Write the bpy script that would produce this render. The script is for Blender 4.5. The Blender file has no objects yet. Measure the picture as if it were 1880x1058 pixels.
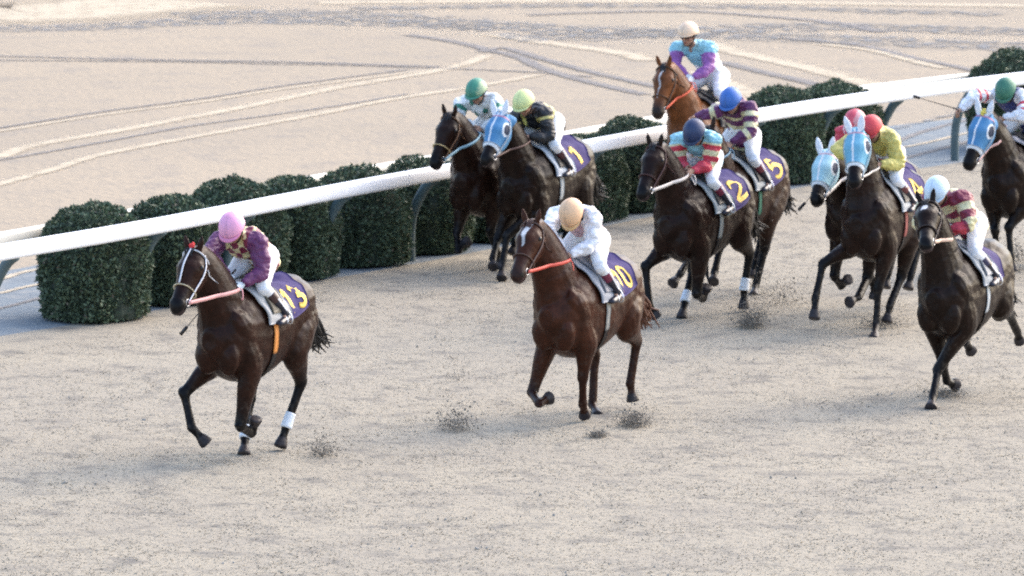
import bpy, math, random
import numpy as np
from mathutils import Vector, Matrix, noise
from mathutils.bvhtree import BVHTree

R = math.radians
scene = bpy.context.scene
COL = scene.collection
rng = np.random.default_rng(7)
random.seed(7)

# ------------------------------------------------------------------ camera, sky, sun, exposure
FPX = 12500.0
PITCH = R(6.97)
CAMH = 9.26
cam_data = bpy.data.cameras.new("camera")
cam_data.sensor_width = 36.0
cam_data.lens = 36.0 * FPX / 1880.0
cam_data.clip_start = 1.0
cam_data.clip_end = 3000.0
cam_data.dof.use_dof = True
cam_data.dof.focus_distance = 58.0
cam_data.dof.aperture_fstop = 4.6
cam = bpy.data.objects.new("camera", cam_data)
cam.location = (0, 0, CAMH)
cam.rotation_euler = (R(90) - PITCH, 0, 0)
COL.objects.link(cam)
scene.camera = cam

world = bpy.data.worlds.new("World")
scene.world = world
world.use_nodes = True
wn = world.node_tree
sky = wn.nodes.new("ShaderNodeTexSky")
sky.sky_type = 'NISHITA'
sky.sun_disc = False
SUN_EL, SUN_AZ = R(38), R(50)            # azimuth measured from +Y (away from the camera) towards +X (right)
sky.sun_elevation = SUN_EL
sky.sun_rotation = SUN_AZ
sky.air_density = 1.0
sky.dust_density = 3.0
bgn = wn.nodes["Background"]
wn.links.new(sky.outputs[0], bgn.inputs[0])
bgn.inputs[1].default_value = 0.15
sun_data = bpy.data.lights.new("sun", 'SUN')
sun_data.energy = .5
sun_data.angle = R(75)
sun_data.color = (1.0, 0.93, 0.83)
sun = bpy.data.objects.new("sun", sun_data)
sd = Vector((math.sin(SUN_AZ) * math.cos(SUN_EL), math.cos(SUN_AZ) * math.cos(SUN_EL), math.sin(SUN_EL)))
sun.rotation_euler = sd.to_track_quat('Z', 'Y').to_euler()
sun.location = (30, 90, 40)
COL.objects.link(sun)
scene.view_settings.view_transform = 'Standard'
scene.view_settings.look = 'None'
scene.view_settings.exposure = 1.76
scene.view_settings.gamma = 1.0
scene.cycles.filter_width = 1.9
scene.cycles.use_denoising = False      # the photograph is a grainy film scan: leave the sampling grain in

# ------------------------------------------------------------------ helpers
CAMP = np.array([0, 0, CAMH])
FWD = np.array([0, math.cos(PITCH), -math.sin(PITCH)])
UPV = np.array([0, math.sin(PITCH), math.cos(PITCH)])
RGT = np.array([1.0, 0, 0])

def V(*a):
    return np.array(a, float)
def nrm(v):
    v = np.asarray(v, float)
    return v / (np.linalg.norm(v) + 1e-12)
def ray(px, py):
    return nrm(FWD * FPX + RGT * (px - 940) - UPV * (py - 529))
def gnd(px, py, z=0.0):
    d = ray(px, py)
    return CAMP + d * ((z - CAMH) / d[2])
def proj(p):
    q = np.asarray(p) - CAMP
    w = q @ FWD
    return np.array([940 + FPX * (q @ RGT) / w, 529 - FPX * (q @ UPV) / w])
def at_depth(px, py, p):
    d = ray(px, py)
    return CAMP + d * (((np.asarray(p) - CAMP) @ FWD) / (d @ FWD))

def link(o, parent=None):
    COL.objects.link(o)
    if parent is not None:
        o.parent = parent
    return o
def empty(name, loc, rz=0, label=None, cat=None, group=None):
    o = bpy.data.objects.new(name, None)
    o.location = tuple(loc)
    o.rotation_euler = (0, 0, rz)
    o.empty_display_size = 0.3
    o["MW"] = 1
    del o["MW"]
    link(o)
    tag(o, label, cat, group)
    return o
def tag(o, label=None, cat=None, group=None, kind=None):
    if label: o["label"] = label
    if cat: o["category"] = cat
    if group: o["group"] = group
    if kind: o["kind"] = kind
    return o
def inv(o):
    return (Matrix.Translation(o.location) @ o.rotation_euler.to_matrix().to_4x4()).inverted()

class MB:
    """collects verts and faces in world space"""
    def __init__(s):
        s.v = []; s.f = []; s.n = 0
    def add(s, v, f):
        v = np.asarray(v, float)
        s.v.append(v)
        s.f.extend([tuple(i + s.n for i in q) for q in f])
        s.n += len(v)
    def tube(s, pts, rad, up=(0, 0, 1), seg=14, sub=4, cap=0.5, power=2.0):
        pts = np.asarray(pts, float)
        rad = np.asarray([(r, r) if np.isscalar(r) else r for r in rad], float)
        if sub > 1 and len(pts) > 2:
            pts, rad = spline(pts, sub), spline(rad, sub)
        n = len(pts)
        tan = np.gradient(pts, axis=0)
        up = np.asarray(up, float)
        rings = []
        a = np.linspace(0, 2 * math.pi, seg, endpoint=False)
        ca, sa = np.cos(a), np.sin(a)
        if power != 2.0:
            ca = np.sign(ca) * np.abs(ca) ** (2 / power); sa = np.sign(sa) * np.abs(sa) ** (2 / power)
        for i in range(n):
            t = nrm(tan[i]); side = nrm(np.cross(up, t)); u = np.cross(t, side)
            r = rad[i]
            if i == 0 and cap:
                k = cap * min(r)
                rings.append(pts[i] - t * k + np.outer(ca, side) * r[0] * .55 + np.outer(sa, u) * r[1] * .55)
            rings.append(pts[i] + np.outer(ca, side) * r[0] + np.outer(sa, u) * r[1])
            if i == n - 1 and cap:
                k = cap * min(r)
                rings.append(pts[i] + t * k + np.outer(ca, side) * r[0] * .55 + np.outer(sa, u) * r[1] * .55)
        m = len(rings)
        v = np.concatenate(rings + [rings[0].mean(0)[None], rings[-1].mean(0)[None]])
        f = []
        for i in range(m - 1):
            for j in range(seg):
                k = (j + 1) % seg
                f.append((i * seg + j, i * seg + k, (i + 1) * seg + k, (i + 1) * seg + j))
        for j in range(seg):
            k = (j + 1) % seg
            f.append((m * seg, k, j)); f.append((m * seg + 1, (m - 1) * seg + j, (m - 1) * seg + k))
        s.add(v, f)
    def ell(s, c, ax, rad, nu=12, nv=8):
        """ellipsoid, ax = 3 axis vectors"""
        ax = [nrm(a) for a in ax]
        v = [np.asarray(c) + ax[2] * rad[2]]
        for i in range(1, nv):
            th = math.pi * i / nv
            for j in range(nu):
                ph = 2 * math.pi * j / nu
                v.append(np.asarray(c) + ax[0] * rad[0] * math.sin(th) * math.cos(ph) + ax[1] * rad[1] * math.sin(th) * math.sin(ph) + ax[2] * rad[2] * math.cos(th))
        v.append(np.asarray(c) - ax[2] * rad[2])
        f = []
        for j in range(nu):
            k = (j + 1) % nu
            f.append((0, 1 + j, 1 + k))
            f.append((len(v) - 1, 1 + (nv - 2) * nu + k, 1 + (nv - 2) * nu + j))
            for i in range(nv - 2):
                f.append((1 + i * nu + j, 1 + (i + 1) * nu + j, 1 + (i + 1) * nu + k, 1 + i * nu + k))
        s.add(v, f)
    def box(s, c, ax, h):
        ax = [nrm(a) for a in ax]
        v = [np.asarray(c) + ax[0] * h[0] * x + ax[1] * h[1] * y + ax[2] * h[2] * z for x in (-1, 1) for y in (-1, 1) for z in (-1, 1)]
        s.add(v, [(0, 1, 3, 2), (4, 6, 7, 5), (0, 4, 5, 1), (2, 3, 7, 6), (0, 2, 6, 4), (1, 5, 7, 3)])
    def mesh(s, name="m"):
        me = bpy.data.meshes.new(name)
        me.from_pydata(np.concatenate(s.v).tolist(), [], s.f)
        me.update()
        return me
    def build(s, name, mat, parent=None, smooth=True, color=None):
        me = s.mesh(name)
        return finish(me, name, mat, parent, smooth, color)

def spline(p, sub):
    n = len(p)
    q = np.concatenate([[2 * p[0] - p[1]], p, [2 * p[-1] - p[-2]]])
    out = []
    for i in range(n - 1):
        a, b, c, d = q[i], q[i + 1], q[i + 2], q[i + 3]
        for k in range(sub):
            t = k / sub
            out.append(.5 * (2 * b + (c - a) * t + (2 * a - 5 * b + 4 * c - d) * t * t + (3 * b - a - 3 * c + d) * t ** 3))
    out.append(p[-1])
    return np.array(out)

def get_v(me):
    a = np.empty(len(me.vertices) * 3); me.vertices.foreach_get("co", a)
    return a.reshape(-1, 3)
def set_v(me, v):
    me.vertices.foreach_set("co", np.asarray(v, float).ravel()); me.update()

def remesh(mb, voxel, smooth=2, lam=.5):
    me = mb.mesh("tmp")
    o = bpy.data.objects.new("tmp", me)
    COL.objects.link(o)
    m = o.modifiers.new("r", 'REMESH'); m.mode = 'VOXEL'; m.voxel_size = voxel; m.adaptivity = 0
    dg = bpy.context.evaluated_depsgraph_get()
    dg.update()
    new = bpy.data.meshes.new_from_object(o.evaluated_get(dg))
    bpy.data.objects.remove(o); bpy.data.meshes.remove(me)
    v = get_v(new)
    if smooth:
        e = np.empty(len(new.edges) * 2, int); new.edges.foreach_get("vertices", e); e = e.reshape(-1, 2)
        cnt = np.bincount(e.ravel(), minlength=len(v)).astype(float)
        cnt[cnt == 0] = 1
        for it in range(smooth * 2):
            l = lam if it % 2 == 0 else -lam * 1.02       # Taubin, so that thin limbs keep their girth
            acc = np.stack([np.bincount(e[:, 0], v[e[:, 1], k], len(v)) + np.bincount(e[:, 1], v[e[:, 0], k], len(v)) for k in range(3)], 1)
            v = v + l * (acc / cnt[:, None] - v)
        set_v(new, v)
    return new

def finish(me, name, mat, parent=None, smooth=True, color=None):
    v = get_v(me)
    if color is not None:
        cols = color(v) if callable(color) else np.tile(np.asarray(color, float), (len(v), 1))
        ca = me.color_attributes.new("col", 'FLOAT_COLOR', 'POINT')
        ca.data.foreach_set("color", np.concatenate([cols, np.ones((len(v), 1))], 1).ravel())
    if parent is not None:
        chain = []
        p = parent
        while p is not None:
            chain.append(p); p = p.parent
        M = Matrix.Identity(4)
        for q in chain:
            M = M @ inv(q) if q.type == 'EMPTY' else M
        A = np.array(M)
        set_v(me, v @ A[:3, :3].T + A[:3, 3])
    me.name = name
    o = bpy.data.objects.new(name, me)
    if mat is not None:
        me.materials.append(mat)
    if smooth:
        me.polygons.foreach_set("use_smooth", [True] * len(me.polygons))
    link(o, parent)
    return o

# ------------------------------------------------------------------ materials
def mat(name, color=None, rough=.6, attr=False, noise_scale=None, amount=.25, bump=0, bump_scale=60, spec=.5, sheen=0, coat=0, metallic=0, subs=0, wave=None):
    m = bpy.data.materials.new(name)
    m.use_nodes = True
    nt = m.node_tree; N = nt.nodes; L = nt.links
    b = N["Principled BSDF"]
    b.inputs["Roughness"].default_value = rough
    b.inputs["Specular IOR Level"].default_value = spec
    b.inputs["Sheen Weight"].default_value = sheen
    b.inputs["Sheen Roughness"].default_value = .28
    b.inputs["Coat Weight"].default_value = coat
    b.inputs["Metallic"].default_value = metallic
    tc = N.new("ShaderNodeTexCoord")
    if attr:
        src = N.new("ShaderNodeAttribute"); src.attribute_name = "col"; out = src.outputs["Color"]
    else:
        src = N.new("ShaderNodeRGB"); src.outputs[0].default_value = (*color, 1); out = src.outputs[0]
    if noise_scale:
        nz = N.new("ShaderNodeTexNoise"); nz.inputs["Scale"].default_value = noise_scale; nz.inputs["Detail"].default_value = 5
        nz.inputs["Roughness"].default_value = .65
        L.new(tc.outputs["Object"], nz.inputs["Vector"])
        mr = N.new("ShaderNodeMapRange"); mr.inputs[1].default_value = .3; mr.inputs[2].default_value = .7
        mr.inputs[3].default_value = 1 - amount; mr.inputs[4].default_value = 1 + amount
        L.new(nz.outputs[0], mr.inputs[0])
        mx = N.new("ShaderNodeVectorMath"); mx.operation = 'SCALE'
        L.new(out, mx.inputs[0]); L.new(mr.outputs[0], mx.inputs["Scale"])
        out = mx.outputs[0]
    L.new(out, b.inputs["Base Color"])
    if bump:
        nb = N.new("ShaderNodeTexNoise"); nb.inputs["Scale"].default_value = bump_scale; nb.inputs["Detail"].default_value = 6
        L.new(tc.outputs["Object"], nb.inputs["Vector"])
        bp = N.new("ShaderNodeBump"); bp.inputs["Strength"].default_value = 1; bp.inputs["Distance"].default_value = bump
        L.new(nb.outputs[0], bp.inputs["Height"]); L.new(bp.outputs[0], b.inputs["Normal"])
    return m

M = {}
M['coat'] = mat("horse_coat", attr=True, rough=.36, noise_scale=9, amount=.4, bump=.010, bump_scale=12, spec=.13, sheen=.02)
M['hair'] = mat("horse_hair", attr=True, rough=.55, noise_scale=40, amount=.3)
M['skin'] = mat("skin", attr=True, rough=.55, noise_scale=30, amount=.08)
M['silk'] = mat("racing_silk", attr=True, rough=.5, noise_scale=22, amount=.08, bump=.02, bump_scale=11)
M['breeches'] = mat("white_breeches", (.80, .81, .84), rough=.6, noise_scale=16, amount=.06, bump=.01, bump_scale=12)
M['boot'] = mat("boot_leather", attr=True, rough=.3, noise_scale=20, amount=.15)
M['helmet'] = mat("helmet_silk", attr=True, rough=.5, noise_scale=26, amount=.07, bump=.003, bump_scale=30)
M['cloth'] = mat("saddle_cloth_weave", attr=True, rough=.8, noise_scale=25, amount=.12, bump=.006, bump_scale=18)
M['yellow'] = mat("number_yellow", (.80, .55, .11), rough=.7, noise_scale=30, amount=.08)
M['lens2'] = mat("clear_goggle_lens", (.30, .27, .33), rough=.15)
M['saddle'] = mat("saddle_leather", attr=True, rough=.5, noise_scale=26, amount=.2, bump=.004, bump_scale=30)
M['leather'] = mat("dark_leather", (.022, .017, .016), rough=.4, noise_scale=30, amount=.3)
M['strap'] = mat("strap", attr=True, rough=.6, noise_scale=40, amount=.12)
M['hood'] = mat("hood_fabric", attr=True, rough=.75, noise_scale=45, amount=.14, bump=.003, bump_scale=60)
M['eye'] = mat("eye_wet", (.006, .004, .004), rough=.08)
M['metal'] = mat("bit_metal", (.6, .6, .62), rough=.3, metallic=1)
M['lens'] = mat("goggle_lens", (.01, .012, .02), rough=.1)

# ------------------------------------------------------------------ horses
def mixc(a, b, t):
    t = np.clip(np.asarray(t, float), 0, 1)[..., None]
    return np.asarray(a) * (1 - t) + np.asarray(b) * t
def segdist(v, a, b):
    a = np.asarray(a); b = np.asarray(b); d = b - a
    t = np.clip(((v - a) @ d) / (d @ d), 0, 1)
    return np.linalg.norm(v - (a + t[:, None] * d), axis=1), t

TORSO = [(-.85, 1.24, .05, .08), (-.79, 1.26, .16, .19), (-.69, 1.28, .235, .25), (-.55, 1.27, .275, .29), (-.40, 1.20, .285, .345), (-.2, 1.145, .285, .378),
         (.02, 1.11, .30, .42), (.22, 1.105, .295, .45), (.42, 1.105, .29, .44), (.57, 1.10, .27, .39), (.71, 1.10, .225, .30), (.81, 1.10, .14, .18)]
HEADST = [(-.03, -.005, .06, .058), (.04, -.02, .092, .088), (.11, -.035, .115, .106), (.18, -.045, .135, .110), (.26, -.05, .13, .094), (.34, -.04, .105, .077),
          (.42, -.028, .085, .066), (.5, -.018, .075, .060), (.56, -.02, .072, .063), (.605, -.03, .058, .053)]
HS = np.array(HEADST)
HS[:, 2:] *= 1.16
HEADST = [tuple(r) for r in HS]
def head_at(t):
    return [np.interp(t, HS[:, 0], HS[:, k]) for k in (1, 2, 3)]

def solve(parent, px, L, plane_d, side_vec, origin, wl=2.0, wp=1.0, near=0.0):
    """point on the sight line through px about L away from the parent joint and near the leg's own plane"""
    d = ray(*px)
    t0 = (np.asarray(parent) - CAMP) @ d
    ts = t0 + np.linspace(-1.0, 1.0, 401) * max(L, .3)
    P = CAMP + ts[:, None] * d
    ln = np.linalg.norm(P - parent, axis=1) - L
    lat = (P - origin) @ side_vec - plane_d
    cost = wl * ln ** 2 + wp * lat ** 2 + near * (ts - t0) + 60 * np.maximum(0, .012 - P[:, 2]) ** 2
    return P[np.argmin(cost)]

ROOTS = {}
def build_horse(H):
    yaw = R(H.get('yaw', 30))
    fw = V(-math.sin(yaw), -math.cos(yaw), 0); lf = V(math.cos(yaw), -math.sin(yaw), 0); up = V(0, 0, 1)
    wx, wy = H['withers']; gy = H['gy']
    # ground point so that withers (local x .28) stands over a spot whose ground line is gy for the girth
    c = gnd(wx, gy)
    org = c - fw * .28
    org[2] = 0
    for _ in range(12):
        p = at_depth(wx, wy, org + fw * .28 + up * 1.5)
        e = proj(org + fw * .28 + up * 1.5)
        org = org + RGT * (wx - e[0]) / 190.0
    p = at_depth(wx, wy, org + fw * .28 + up * 1.5)
    lift = p[2] - 1.57
    root = empty(H['name'], org, math.atan2(fw[1], fw[0]), H['label'], 'horse', 'racehorses galloping in the field')
    def W(x, y, z, l=1.0):
        return org + fw * x + lf * y + up * (z + lift * l)
    mb = MB()
    # torso
    mb.tube([W(x, 0, z) for x, z, a, b in TORSO], [(a, b) for x, z, a, b in TORSO], up=up, seg=22, sub=3, power=2.15)
    mb.ell(W(.27, 0, 1.50), (fw, lf, up), (.25, .07, .085))
    mb.ell(W(-.52, 0, 1.50), (fw, lf, up), (.25, .13, .075))
    # neck and head
    poll = solve(W(.42, 0, 1.38), H['poll'], H.get('neck', .78), H.get('polly', 0.0), lf, org, wp=.8)
    muz = solve(poll, H['muzzle'], .60, H.get('muzy', 0.0), lf, org, wl=3, wp=.3, near=.05)
    u = nrm(muz - poll)
    hs = nrm(lf - u * (lf @ u))          # head side
    if 'roll' in H:
        pass
    dorsal = nrm(np.cross(u, hs))
    if dorsal[2] < 0: dorsal = -dorsal
    hsc = np.linalg.norm(muz - poll) / .60
    hsc = min(max(hsc, .94), 1.06)
    def HP(t, s=0.0, d=0.0):
        return poll + (u * t + hs * s + dorsal * d) * hsc
    b0 = W(.40, 0, 1.27); b1 = W(.52, 0, 1.24)
    nk_end = HP(.03, 0, -.02)
    dirn = nrm(nk_end - W(.42, 0, 1.33))
    m1 = W(.5, 0, 1.30) * .72 + nk_end * .28 - up * .005
    m2 = W(.5, 0, 1.30) * .36 + nk_end * .64 + up * .035
    mb.tube([W(.30, 0, 1.20), W(.52, 0, 1.20), m1 - up * .05, m2 - up * .02, HP(.03, 0, -.065), HP(.11, 0, -.07)],
            [(.23, .32), (.23, .34), (.185, .275), (.135, .21), (.10, .15), (.09, .11)], up=up - dirn * (up @ dirn) * .9, seg=18, sub=4)
    mb.tube([HP(t, 0, c_) for t, c_, a, b in HEADST], [(b * hsc, a * hsc) for t, c_, a, b in HEADST], up=dorsal, seg=18, sub=3, power=2.3)
    for s in (-1, 1):
        mb.ell(HP(.22, s * .058, -.095), (u, dorsal, hs), (.115, .095, .045))     # cheek
        mb.ell(HP(.155, s * .096, .03), (u, dorsal, hs), (.045, .032, .026))       # brow
        mb.ell(HP(.565, s * .036, .012), (u, dorsal, hs), (.034, .026, .022))     # nostril rim
        mb.tube([HP(.30, s * .062, -.02), HP(.42, s * .05, .0)], [.02, .012], up=dorsal, sub=1, seg=8)
        ep, et = HP(-.0, s * .058, .05), HP(-.105, s * (.09), .135)
        if not H.get('hood'):
            ax = nrm(et - ep)
            mb.tube([ep, ep * .6 + et * .4, ep * .25 + et * .75, et], [(.026, .018), (.034, .018), (.022, .012), (.004, .004)], up=nrm(u + dorsal), seg=10, sub=2, cap=.3)
    mb.ell(HP(.55, 0, -.068), (u, dorsal, hs), (.045, .022, .032))
    # legs
    J = {}
    legs = H['legs']
    def fore(key, s):
        L = legs.get(key, {})
        sh = W(.62, s * .15, 1.10); 
        pd = s * .15
        k = L.get('k'); f = L.get('f'); h = L.get('h')
        el0 = W(.42, s * .19, .84)
        if k is None:
            st = L.get('pose', (.45, .50, .30, .27, .28, .12))
            kn = W(st[0], pd, st[1]); fe = W(st[2], pd, st[3], 0 if st[3] < .2 else 1); ho = W(st[4], pd, st[5], 0 if st[5] < .1 else 1)
        else:
            kn = solve(el0, k, .35, pd, lf, org, wl=2.5)
            fe = solve(kn, f, .28, pd, lf, org, wl=4, near=L.get('fn', 0))
            ho = solve(fe, h, .17, pd, lf, org, wl=6, near=L.get('hn', 0))
        d = kn - el0
        el = el0 + fw * np.clip(d @ fw, -.3, .4) * .22
        J[key] = (sh, el, kn, fe, ho)
        upr = fw
        mb.ell(W(.52, s * .17, 1.12), (fw * .45 + up * .9, lf, fw), (.30, .115, .19)); mb.ell(W(.72, s * .11, .95), (up, lf, fw), (.19, .12, .10))
        mb.tube([W(.54, s * .15, 1.12), el, el * .62 + kn * .38, el * .25 + kn * .75, kn], [(.125, .19), (.105, .155), (.085, .115), (.060, .070), (.056, .062)], up=upr, seg=14)
        mb.ell(kn, (kn - fe, lf, fw), (.068, .057, .062))
        lower(kn, fe, ho, s, False)
    def lower(kn, fe, ho, s, hind):
        g = 1.12 if hind else 1.0
        mb.tube([kn, kn * .75 + fe * .25, kn * .35 + fe * .65, fe], [(.050 * g, .056 * g), (.038 * g, .047 * g), (.037 * g, .045 * g), (.044, .050)], up=fw, seg=12)
        mb.ell(fe, (kn - fe, lf, fw), (.056, .047, .054))
        ax = nrm(ho - fe)
        a, b = fe, ho
        p1 = a + (b - a) * .5
        mb.tube([a, p1, a + (b - a) * .62], [(.040, .044), (.037, .041), (.042, .046)], up=fw, seg=12)
        side = nrm(lf - ax * (lf @ ax)); fr = np.cross(side, ax)
        mb.tube([a + (b - a) * .52, a + (b - a) * .75, b], [(.042, .046), (.056, .062), (.066, .074)], up=fr, seg=14, sub=2, cap=.12)
    def hind(key, s):
        L = legs.get(key, {})
        k = L.get('k'); f = L.get('f'); h = L.get('h')
        pd = s * .14
        hip = W(-.57, s * .13, 1.25); st0 = W(-.38, s * .20, .95)
        if k is None:
            st = L.get('pose', (-.80, .58, -.62, .28, -.55, .13))
            ho_ = W(st[0], pd, st[1]); fe = W(st[2], pd, st[3], 0 if st[3] < .2 else 1); ho = W(st[4], pd, st[5], 0 if st[5] < .1 else 1)
        else:
            ho_ = solve(st0, k, .43, pd, lf, org, wl=2.5, near=L.get('kn', 0))
            fe = solve(ho_, f, .36, pd, lf, org, wl=4, near=L.get('fn', 0))
            ho = solve(fe, h, .17, pd, lf, org, wl=6, near=L.get('hn', 0))
        st = st0 + fw * np.clip((ho_ - W(-.70, 0, .6)) @ fw, -.4, .6) * .30
        J[key] = (hip, st, ho_, fe, ho)
        mb.ell(W(-.575, s * .13, 1.21), (fw * .35 + up, lf, fw), (.29, .145, .235))
        mb.tube([W(-.59, s * .12, 1.26), W(-.54, s * .15, 1.12) * .6 + st * .4, st * .8 + ho_ * .2, st * .45 + ho_ * .55, st * .12 + ho_ * .88, ho_],
                [(.13, .23), (.135, .22), (.12, .175), (.088, .12), (.060, .076), (.060, .076)], up=fw, seg=16)
        mb.ell(st, (fw, lf, up), (.10, .08, .12))
        mb.tube([W(-.765, s * .09, 1.20), st * .5 + ho_ * .5 - fw * .06, ho_ - fw * .035 + up * .03], [(.07, .07), (.035, .045), (.02, .025)], up=fw, seg=10)
        mb.ell(ho_, (ho_ - fe, lf, fw), (.07, .046, .056))
        lower(ho_, fe, ho, s, True)
    fore('LF', 1); fore('RF', -1); hind('LH', 1); hind('RH', -1)
    me = remesh(mb, .0135, smooth=4)
    v_ = get_v(me); nr_ = np.empty(len(v_) * 3); me.vertices.foreach_get("normal", nr_); nr_ = nr_.reshape(-1, 3)
    dsp = np.array([noise.noise(Vector(p) * 6.5 + Vector((H['seed'], 0, 0))) * .009 + noise.noise(Vector(p) * 15) * .004 for p in v_])
    bulk = np.clip((v_[:, 2] - .75) / .2, 0, 1) * (np.linalg.norm(v_ - poll, axis=1) > .55)
    set_v(me, v_ + nr_ * (dsp * bulk)[:, None])
    base = np.array(H['coat']); dark = np.array(H.get('points', (.006, .005, .0055))); legdark = H.get('legdark', 1.0)
    muzc = H.get('muzc', dark)
    def paint(v):
        n = len(v)
        c = np.tile(base, (n, 1))
        # belly and flanks a little paler or darker with the coat's own dapple
        nz = np.array([noise.noise(Vector(p) * 3.1) for p in v])
        c = c * (1 + .22 * nz[:, None])
        for key in ('LF', 'RF', 'LH', 'RH'):
            sh, el, kn, fe, ho = J[key]
            d1, t1 = segdist(v, el, kn); d2, t2 = segdist(v, kn, fe); d3, t3 = segdist(v, fe, ho)
            m = np.minimum(d2, d3) < .085
            up_ = (d1 < .09) & (t1 > .45)
            c[up_] = mixc(c[up_], dark, legdark * (t1[up_] - .45) / .55)
            c[m] = mixc(c[m], dark, legdark)
            sock = H.get('socks', {}).get(key)
            if sock:
                z = (d3 < .075) & (t3 < .6) & (t3 > .0) & (d3 <= d2 + .02)
                c[z] = (.55, .53, .52)
            hf = (d3 < .10) & (t3 > .55) & (np.linalg.norm(v - ho, axis=1) < .11)
            c[hf] = H.get('hoof', (.035, .03, .032))
        rel = (v - poll) / hsc
        a = rel @ u; dd = rel @ dorsal; ss = rel @ hs
        inh = (a > .3) & (np.abs(ss) < .12) & (np.abs(dd + .03) < .14) & (a < .72)
        c[inh] = mixc(c[inh], muzc, (a[inh] - .40) / .14)
        nos = inh & (np.hypot(a - .578, dd - .008) < .024) & (np.abs(ss) > .03)
        c[nos] = (.006, .005, .005)
        pk = inh & (a > .585) & (dd < -.01)
        c[pk] = mixc(c[pk], H.get('lip', (.06, .04, .04)), .6)
        if H.get('blaze'):
            w, a0, a1 = H['blaze']
            b = (a > a0) & (a < a1) & (dd > 0) & (np.abs(ss - .012 * np.sin(a * 30)) < w * (1 - .8 * np.clip((a - a0 - .1) / (a1 - a0 - .05), 0, 1)))
            c[b] = (.62, .60, .60)
        sp = np.array([noise.noise(Vector(p) * 26) + .5 * noise.noise(Vector(p) * 60) for p in v])
        lowz = np.clip((1.0 - v[:, 2]) / .7, 0, 1)
        m = np.clip((sp - .42 + .22 * lowz) * 5, 0, 1) * (.15 + .55 * lowz)
        c = mixc(c, V(.15, .13, .11), m * .5) if False else c * (1 - (m * .3)[:, None]) + V(.12, .10, .08) * (m * .3)[:, None]
        return np.clip(c, 0, 1)
    body = finish(me, "body", M['coat'], root, True, paint)
    H.update(root=root, W=W, HP=HP, u=u, hs=hs, dorsal=dorsal, poll=poll, muz=muz, J=J, lf=lf, fw=fw, org=org, lift=lift, hsc=hsc)
    # world-space tree of the body for draping tack
    A = np.array(inv(root).inverted())
    vv = get_v(me) @ A[:3, :3].T + A[:3, 3]
    bvh = BVHTree.FromPolygons([Vector(p) for p in vv], [tuple(p.vertices) for p in me.polygons])
    H['bvh'] = bvh
    for s in (-1, 1):
        if not H.get('hood'):
            eb = MB(); eb.ell(HP(.165, s * .120, .012), (u, dorsal, hs), (.026, .022, .017), 10, 8)
            eb.build("eye", M['eye'], root)
    # ---- drape helper: x along the back, th from the spine (left side positive)
    def drape(x, th, off=.012):
        zc = np.interp(x, [t[0] for t in TORSO], [t[1] for t in TORSO])
        c0 = W(x, 0, zc)
        d = lf * math.sin(th) + up * math.cos(th)
        hit = bvh.ray_cast(Vector(c0 + d * .75), Vector(-d))
        if hit[0] is None:
            return c0 + d * .3
        return np.array(hit[0]) + d * off
    def sheet(mbx, fn, nu, nv, thick=.006):
        P = np.array([[fn(i / nu, j / nv) for j in range(nv + 1)] for i in range(nu + 1)])
        g = np.array(P)
        # drop outliers (legs) by smoothing along the sheet
        du = np.gradient(g, axis=0); dv = np.gradient(g, axis=1)
        nn = np.cross(du, dv); nn /= np.linalg.norm(nn, axis=2, keepdims=True) + 1e-9
        cen = W(0, 0, 1.25)
        if np.sum((g - cen) * nn) < 0: nn = -nn
        lo = (g - nn * thick * .5).reshape(-1, 3); hi = (g + nn * thick * .5).reshape(-1, 3)
        w = nv + 1; n = len(lo); f = []
        for i in range(nu):
            for j in range(nv):
                a_, b_, c_, d_ = i * w + j, i * w + j + 1, (i + 1) * w + j + 1, (i + 1) * w + j
                f.append((a_, b_, c_, d_)); f.append((n + a_, n + d_, n + c_, n + b_))
        for i in range(nu):
            for j in (0, nv):
                a_, d_ = i * w + j, (i + 1) * w + j
                f.append((a_, d_, n + d_, n + a_))
        for j in range(nv):
            for i in (0, nu):
                a_, b_ = i * w + j, i * w + j + 1
                f.append((a_, b_, n + b_, n + a_))
        mbx.add(np.concatenate([lo, hi]), f)
    H['drape'] = drape
    # ---- saddle cloth (number cloth) and number
    T1 = R(H.get('cloth_th', 76))
    x0, x1 = H.get('cloth_x', (-.50, .08))
    skew = H.get('skew', .0)
    cm = MB()
    def cf(a, b):
        th = -T1 + 2 * T1 * b
        k = abs(th) / T1
        return drape(x0 + (x1 - x0) * a - skew * k + .012 * math.sin(b * 23 + a * 3), th, .016 + .006 * math.sin(a * 9 + b * 17) + .006)
    sheet(cm, cf, 12, 40)
    edge = H.get('cloth_edge')
    def ccol(v):
        c = np.tile(V(.030, .017, .115), (len(v), 1))
        if edge is not None:
            zz = (v - W(0, 0, 0)) @ up
            xs = (v - org) @ fw
            c[zz < 1.185 - 0.0] = edge
        return c
    cloth = cm.build("saddle_cloth", M['cloth'], root, True, ccol)
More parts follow.
